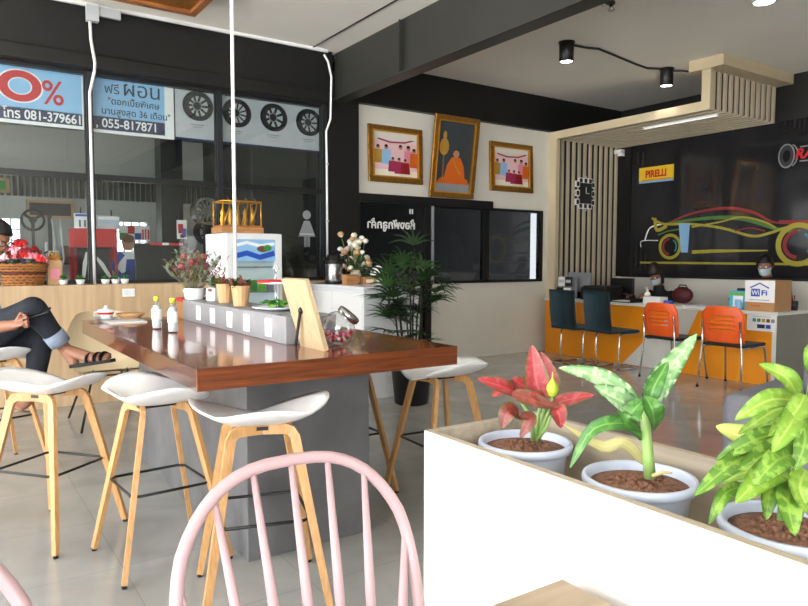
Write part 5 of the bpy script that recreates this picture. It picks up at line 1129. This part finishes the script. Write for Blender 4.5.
# lady palm
pm = thing('potted_palm', 'dark green fan palm in a black pot before the white counter', 'potted palm', (3.50, 5.02, 0))
MB().lathe([(.13, 0), (.15, .01), (.18, .30), (.19, .31), (.19, .34), (.17, .34), (.16, .28)], 'black_plastic', seg=28).build('pot', pm); MB().lathe([(.165, .30), (.001, .31)], 'soil', seg=24).build('soil', pm); q = random.Random(31)
for k in range(9):
    a = 2*PI*k/9+q.uniform(-.3, .3); r0 = .03+.09*q.random(); h0 = q.uniform(.86, 1.30); base = Vector((r0*math.cos(a), r0*math.sin(a), .30)); top = Vector((base.x*1.6+.05*math.cos(a), base.y*1.6+.05*math.sin(a), h0))
    MB().tube([base, base.lerp(top, .5)+Vector((q.uniform(-.02, .02), q.uniform(-.02, .02), 0)), top], [.009, .008, .006], 'palm_stem', 8).build('stem', pm)
    for j in range(5):
        aa = a+q.uniform(-1.5, 1.5)+j*.9; el = q.uniform(-.25, .9); d_ = Vector((math.cos(aa)*math.cos(el), math.sin(aa)*math.cos(el), math.sin(el))); st_ = top-Vector((0, 0, .09*j)); hub = st_+d_*q.uniform(.10, .2); b = MB(); b.tube([st_, st_.lerp(hub, .5)+Vector((0, 0, .012)), hub], .003, 'palm_stem', 5)
        sd_ = d_.cross(UP).normalized(); up_ = sd_.cross(d_).normalized(); nb = q.choice((7, 8, 9))
        for i in range(nb):
            f = (i/(nb-1)-.5)*2.5; bd = (d_*math.cos(f)+sd_*math.sin(f)+up_*.12*math.cos(f)).normalized(); L_ = q.uniform(.21, .31)*(1-.18*abs(f)/1.25)
            b.leaf([hub, hub+bd*L_*.5+Vector((0, 0, .015)), hub+bd*L_+Vector((0, 0, -.045*q.random()-.01))], .026, up_, 'leaf_palm_light' if (k+j) % 3 == 0 else 'leaf_palm', 5, .35, .7)
        b.build('frond', pm)
# ------------------------------------------------------------------ window ledge
bk = thing('flower_basket', 'wicker basket of red and pink roses on the window ledge', 'flower basket', (.60, 6.75, 1.07))
b = MB()
for k in range(7):
    zz = .012+.024*k; rx = .15+.006*k
    b.tube([(rx*math.cos(2*PI*i/40)*(1+.02*(-1)**i), .095*math.sin(2*PI*i/40)*(1+.05*(-1)**(i+k)), zz+.004*(-1)**(i+k)) for i in range(40)], .0125, 'wicker_dark' if k in (4,) else 'wicker', 6, closed=True)
b.build('woven_side', bk); MB().tube([(.195*math.cos(2*PI*i/48), .105*math.sin(2*PI*i/48), .178+.006*math.sin(i*2.2)) for i in range(48)], .013, 'wicker', 8, closed=True).build('rim', bk); MB().lathe([(.15, .004), (.15, .15), (.001, .155)], 'wicker_dark', sy=.62, seg=28).build('liner', bk); q = random.Random(17)
def rose(c, s_, m_, parent):
    b = MB(); b.ball(c, (s_*.62, s_*.62, s_*.6), m_, 10, 8)
    for ring_, (n_, rr, zz) in enumerate(((3, .45, .25), (5, .8, .05), (6, 1.05, -.2))):
        for i in range(n_):
            a = 2*PI*i/n_+ring_*.6; d_ = Vector((math.cos(a), math.sin(a), 0)); t_ = Vector((-d_.y, d_.x, 0))
            b.leaf([c+d_*s_*rr*.5+t_*-.5*s_+Vector((0, 0, zz*s_)), c+d_*s_*rr+Vector((0, 0, (zz+.35)*s_)), c+d_*s_*rr*.5+t_*.5*s_+Vector((0, 0, zz*s_))], s_*1.1, d_+Vector((0, 0, .6)), m_, 5, -.2)
    b.build('rose', parent)
for k in range(40):
    u = q.uniform(-1, 1); v = q.uniform(-1, 1); c = Vector((.17*u, -.02+.075*v, .20+.16*(1-u*u)*(v+1.2)/2.2+q.uniform(0, .03)))
    rose(c, q.uniform(.030, .042), ('pink', 'red', 'pink', 'deep_red', 'pale_pink', 'red')[k % 6] if v < .2 else ('red', 'deep_red')[k % 2], bk)
for k in range(26):
    u = q.uniform(-1, 1); v = q.uniform(-1, 1); c = Vector((.17*u, .085*v-.01, .185+.10*q.random())); a = q.random()*6.28; d_ = Vector((math.cos(a), math.sin(a)-.3, .6)).normalized(); MB().leaf([c, c+d_*.03, c+d_*.06], .03, (0, 0, 1), 'leaf_dark', 5).build('leaf', bk)
gbag = thing('gift_bag', 'small kraft bag with gold bow and pink tag beside the rose basket', 'bag', (.855, 6.82, 1.07))
MB().box(-.06, -.04, 0, .06, .04, .22, 'kraft', bev=.006).build('bag', gbag); MB().box(-.035, -.043, .05, .04, -.04, .14, 'pink', bev=.001).build('tag', gbag)
b = MB()
for k in range(7): a = 2*PI*k/7; b.tube([(0, -.02, .22), (.04*math.cos(a), -.03, .235+.04*math.sin(a)), (.062*math.cos(a+.25), -.025, .235+.062*math.sin(a+.25)), (0, -.02, .225)], .007, 'gold_bright', 6)
b.build('bow', gbag); MB().tube([(-.04, 0, .22), (-.035, 0, .30), (.035, 0, .30), (.04, 0, .22)], .005, 'ivory', 6).build('handle', gbag)
first = None
spots = ((50, 'white cup planter right beside the gift bag, leftmost of the row'), (63, 'white cup planter second from the gift bag on the ledge'), (80, 'white cup planter just left of the conduit on the ledge'), (105, 'white cup planter just right of the conduit on the ledge'), (115, 'white cup planter in the middle right of the conduit'), (124, 'white cup planter nearest the black television on the ledge'))
for k, (x_, lab) in enumerate(spots):
    X_ = py(x_+(4 if k == 0 else 0), 280, 6.78).x
    if first is None:
        first = thing('cup_planter', lab, 'cup planter', (X_+.07, 6.74, 1.07), 0, 'white cup planters on the ledge')
        MB().lathe([(.026, 0), (.03, .003), (.04, .045), (.037, .045), (.03, .03)], 'white_gloss', seg=20).build('cup', first); MB().lathe([(.035, .038), (.001, .042)], 'soil', seg=14).build('soil', first)
        bushy(first, .04, .03, .05, 7, ('green',), 5, .010, .02)
    else: dup(first, (X_, 6.76, 1.07), k*.9, lab, 'white cup planters on the ledge')
# ------------------------------------------------------------------ workshop beyond the glass
def ws(x, y, Y): q_ = py(x, y, Y); return q_.x, q_.z
x0, z0 = ws(73, 228, 7.6); x1, z1 = ws(118, 276, 7.6)
rs = thing('display_stand', 'red metal display stand with hanging blades behind the window', 'display stand', (x0, 7.6, 0)); w_ = x1-x0
MB().box(0, 0, z0-.19, w_, .3, z0-.0, 'red', bev=.004).build('header', rs)
for xx in (0, w_-.03):
    for yy in (0, .27): MB().box(xx, yy, 0, xx+.03, yy+.03, z0-.19, 'deep_red').build('post', rs)
for zz in (.3, .7, 1.0): MB().box(0, 0, zz, w_, .3, zz+.02, 'deep_red').build('shelf', rs)
MB().box(.03, .28, .3, w_-.03, .29, z0-.19, 'charcoal').build('back_panel', rs)
for k, (fx, tl) in enumerate(((.24, .02), (.62, -.10))): MB().bar([(w_*fx+tl*.9, -.004, z0-.24), (w_*fx, -.008, z0-.36), (w_*fx-tl*.8, -.004, z0-.50)], [.01, .04, .03], .008, (0, 1, 0), 'paper').build('hanging_blade', rs)
def back_board(nm, label, cat, xa, ya, xb, yb, Y, m_): 
    X0_, Z1_ = ws(xa, ya, Y); X1_, Z0_ = ws(xb, yb, Y); r = thing(nm, label, cat, (X0_, Y, Z0_)); MB().box(0, 0, 0, X1_-X0_, .02, Z1_-Z0_, m_).build('sheet', r); return r, X1_-X0_, Z1_-Z0_
r, w_, h_ = back_board('calendar_sign', 'white calendar sheet reading 11 on the red stand', 'calendar', 74, 212.5, 88, 228, 7.65, 'paper'); MB().box(.01, -.002, h_*.80, w_-.01, 0, h_*.95, 'blue').build('header_text', r); text('11', h_*.62, 'navy', 'lettering', r, (w_*.22, -.002, h_*.12), off=.003); MB().box(w_*.45, 0, h_, w_*.53, .02, h_+.06, 'charcoal').build('clip', r)
r.location.z = z0
r, w_, h_ = back_board('price_board', 'pale notice board beside the calendar on the red stand', 'notice board', 97, 214, 120, 228, 7.65, 'light_grey'); MB().box(.01, -.002, h_*.70, w_-.01, 0, h_*.92, 'paper').build('upper_band', r); MB().box(.04, -.002, h_*.45, w_-.04, 0, h_*.52, 'sky_blue').build('text_line', r); MB().box(w_*.6, 0, h_, w_*.66, .02, h_+.06, 'charcoal').build('clip', r); r.location.z = z0
r, w_, h_ = back_board('poster_board', 'red white and blue racing poster behind the window', 'poster', 119, 225, 150, 241, 8.1, 'paper')
for k, (a_, c_, d_, e_, m_) in enumerate(((.02, .05, .28, .5, 'green'), (.28, .45, .5, .95, 'red'), (.5, .1, .72, .5, 'blue'), (.74, .1, .80, .75, 'red'), (.83, .1, .89, .8, 'red'), (.92, .1, .98, .75, 'red'), (.3, .05, .48, .3, 'sky_blue'))): MB().box(w_*a_, -.002-.0003*k, h_*c_, w_*d_, 0, h_*e_, m_).build('printed_patch', r)
MB().box(w_*.47, .02, -r.location.z, w_*.53, .04, h_*.5, 'charcoal').build('pole', r)
X_, Z_ = ws(129, 278, 7.75)
sd = thing('standee', 'cut-out standee of a racer in blue and white suit', 'standee', (X_, 7.75, 0)); b = MB()
b.prism([(-.10, .75), (.10, .75), (.12, 1.20), (.07, 1.38), (-.05, 1.38), (-.12, 1.18)], 0, .02, 'paper'); b.disc(.0, 1.47, .062, 0, .02, 'skin_photo', 18, .08); b.disc(.0, 1.52, .062, -.002, .018, 'brown', 16, .045); b.prism([(-.10, .0), (.10, .0), (.10, .75), (-.10, .75)], 0, .02, 'paper'); b.build('figure', sd)
MB().strip([(-.06, 1.36), (-.16, 1.22), (-.08, 1.12), (.03, 1.16)], .06, -.003, .017, 'blue').strip([(.06, 1.36), (.13, 1.28), (.20, 1.40)], .05, -.003, .017, 'paper').build('arm', sd); MB().prism([(-.05, 1.05), (.09, 1.05), (.08, 1.30), (-.02, 1.30)], -.003, 0, 'blue').build('suit_panel', sd); MB().box(-.12, 0, 0, .12, .2, .02, 'charcoal').build('base', sd)
X0_, Z1_ = ws(135, 243, 7.3); X1_, Z0_ = ws(189, 281, 7.3)
tv = thing('television', 'black television back with red and white strip behind the window', 'television', (X0_, 7.3, 0)); w_ = X1_-X0_
MB().box(0, 0, Z0_, w_, .05, Z1_, 'black_plastic', bev=.006).build('screen', tv); MB().box(.15, -.003, Z1_-.02, w_*.9, .05, Z1_+.006, 'red').box(w_*.5, -.0035, Z1_-.018, w_*.62, .05, Z1_+.0065, 'paper').build('top_strip', tv); MB().box(w_*.4, .01, .3, w_*.6, .05, Z0_, 'charcoal').build('stand_post', tv); MB().box(.0, -.1, 0, w_, .3, .3, 'charcoal').build('cabinet_base', tv)
r, w_, h_ = back_board('small_poster', 'small bright pink and blue picture beside the dark workshop pillar', 'poster', 177, 220, 187, 239, 7.9, 'paper'); MB().box(w_*.1, -.002, h_*.3, w_*.6, 0, h_*.8, 'red').box(w_*.5, -.003, h_*.1, w_*.9, -.002, h_*.55, 'blue').box(w_*.3, -.003, h_*.05, w_*.7, -.002, h_*.25, 'magenta').build('printed_patch', r); MB().box(w_*.4, .02, -r.location.z, w_*.6, .04, h_*.5, 'charcoal').build('pole', r)
def alloy(label, X_, Z_, Y_, r0, m_, n_, stand=True):
    r = thing('alloy_wheel', label, 'wheel', (X_, Y_, 0)); b = MB(); b.annulus(0, Z_, r0*.82, r0, -.08, .08, m_, 40); b.build('rim', r)
    for k in range(n_): a = 2*PI*k/n_; MB().strip([(.05*r0/.2*math.cos(a), Z_+.05*r0/.2*math.sin(a)), (r0*.86*math.cos(a), Z_+r0*.86*math.sin(a))], [r0*.16, r0*.10], -.07, -.02, m_).build('spoke', r)
    MB().disc(0, Z_, r0*.24, -.075, -.01, m_).build('hub', r); MB().box(-.02, -.02, 0, .02, .04, Z_-r0*.9, 'charcoal').box(-.18, -.15, 0, .18, .15, .03, 'charcoal').build('stand', r)
    return r
X_, Z_ = ws(205.5, 211.5, 7.7); alloy('bright multi-spoke alloy wheel on a stand left of the fridge', X_, Z_, 7.7, .155, 'steel', 12)
X_, Z_ = ws(208, 232, 8.0); alloy('dark alloy wheel below the bright multi-spoke wheel', X_, Z_, 8.0, .15, 'charcoal', 7)
X_, Z_ = ws(33, 220, 8.2); sw = thing('steering_wheel', 'black three-spoke steering wheel displayed on a stand behind the window', 'steering wheel', (X_, 8.2, 0))
MB().tube([(.105*math.cos(2*PI*i/32), 0, Z_+.105*math.sin(2*PI*i/32)) for i in range(32)], 0.013, 'black_plastic', 8, closed=True).build('rim', sw)
for a in (90, 215, 325): MB().strip([(0, Z_), (.098*math.cos(R(a-180 if a == 90 else a)), Z_+.098*math.sin(R(a-180 if a == 90 else a)))] if a == 90 else [(0, Z_), (-.098*math.cos(R(a)), Z_-.098*math.sin(R(a)))], .03, -.01, .01, 'black_plastic').build('spoke', sw)
MB().disc(0, Z_, .035, -.02, .02, 'black_plastic').build('hub', sw); MB().box(-.015, .02, 0, .015, .05, Z_, 'charcoal').box(-.15, -.1, 0, .15, .15, .03, 'charcoal').build('stand', sw)
r, w_, h_ = back_board('framed_board', 'long dark framed board on the workshop back wall', 'framed board', 26, 199.5, 74, 219, 11.95, 'charcoal'); MB().box(0, -.02, 0, w_, 0, .04, 'tan').box(0, -.02, h_-.04, w_, 0, h_, 'tan').box(0, -.02, 0, .04, 0, h_, 'tan').box(w_-.04, -.02, 0, w_, 0, h_, 'tan').build('frame', r)
r, w_, h_ = back_board('framed_board', 'small green picture in a pale frame at the far left, high up', 'picture', -12, 177, 10, 193, 11.9, 'green'); MB().box(0, -.02, 0, w_, 0, .04, 'tan').box(0, -.02, h_-.04, w_, 0, h_, 'tan').box(w_-.05, -.02, 0, w_, 0, h_, 'tan').box(0, -.02, 0, .05, 0, h_, 'tan').build('frame', r)
cr = thing('work_shelf', 'dark steel shelf with clutter along the workshop back wall', 'shelf', (.4, 10.8, 0))
MB().box(0, 0, 1.22, 2.0, .4, 1.25, 'charcoal').box(0, 0, .6, 2.0, .4, .63, 'charcoal').build('shelf_board', cr)
for xx in (0, 1.96): MB().box(xx, 0, 0, xx+.04, .4, 1.25, 'charcoal').build('post', cr)
q = random.Random(40)
for k in range(9): tag(MB().box(-.07, -.1, 0, .07, .1, q.uniform(.12, .3), ('charcoal', 'grey', 'navy', 'olive', 'light_grey', 'brown', 'charcoal', 'grey', 'red')[k], bev=.008).build('parts_box', loc=(.55+.2*k, 11.0, 1.25)), 'small parts box on the dark workshop shelf', 'box', 'parts boxes on the workshop shelf')
cl = thing('hanging_cable', 'pale bundle of cable hanging by the red display stand', 'cable', (1.15, 8.6, 0))
MB().tube([(-.08, 0, 1.75), (-.05, 0, 1.5), (-.10, 0, 1.2), (-.02, 0, 1.0), (.03, 0, 1.3), (0, 0, 1.75), (-.03, .02, 1.4)], .012, 'light_grey', 6).build('cable', cl); MB().box(-.12, 0, 0, -.08, .04, 1.8, 'charcoal').box(-.25, -.1, 0, .05, .15, .03, 'charcoal').build('post', cl)
# ------------------------------------------------------------------ view
sc = bpy.context.scene
sc.view_settings.view_transform = 'Standard'; sc.view_settings.look = 'None'; sc.view_settings.gamma = 1; sc.view_settings.use_curve_mapping = False; sc.view_settings.exposure = 1.08
sc.cycles.use_denoising = True; sc.cycles.max_bounces = 10; sc.cycles.diffuse_bounces = 5; sc.cycles.glossy_bounces = 5; sc.cycles.transparent_max_bounces = 16; sc.cycles.sample_clamp_indirect = 8
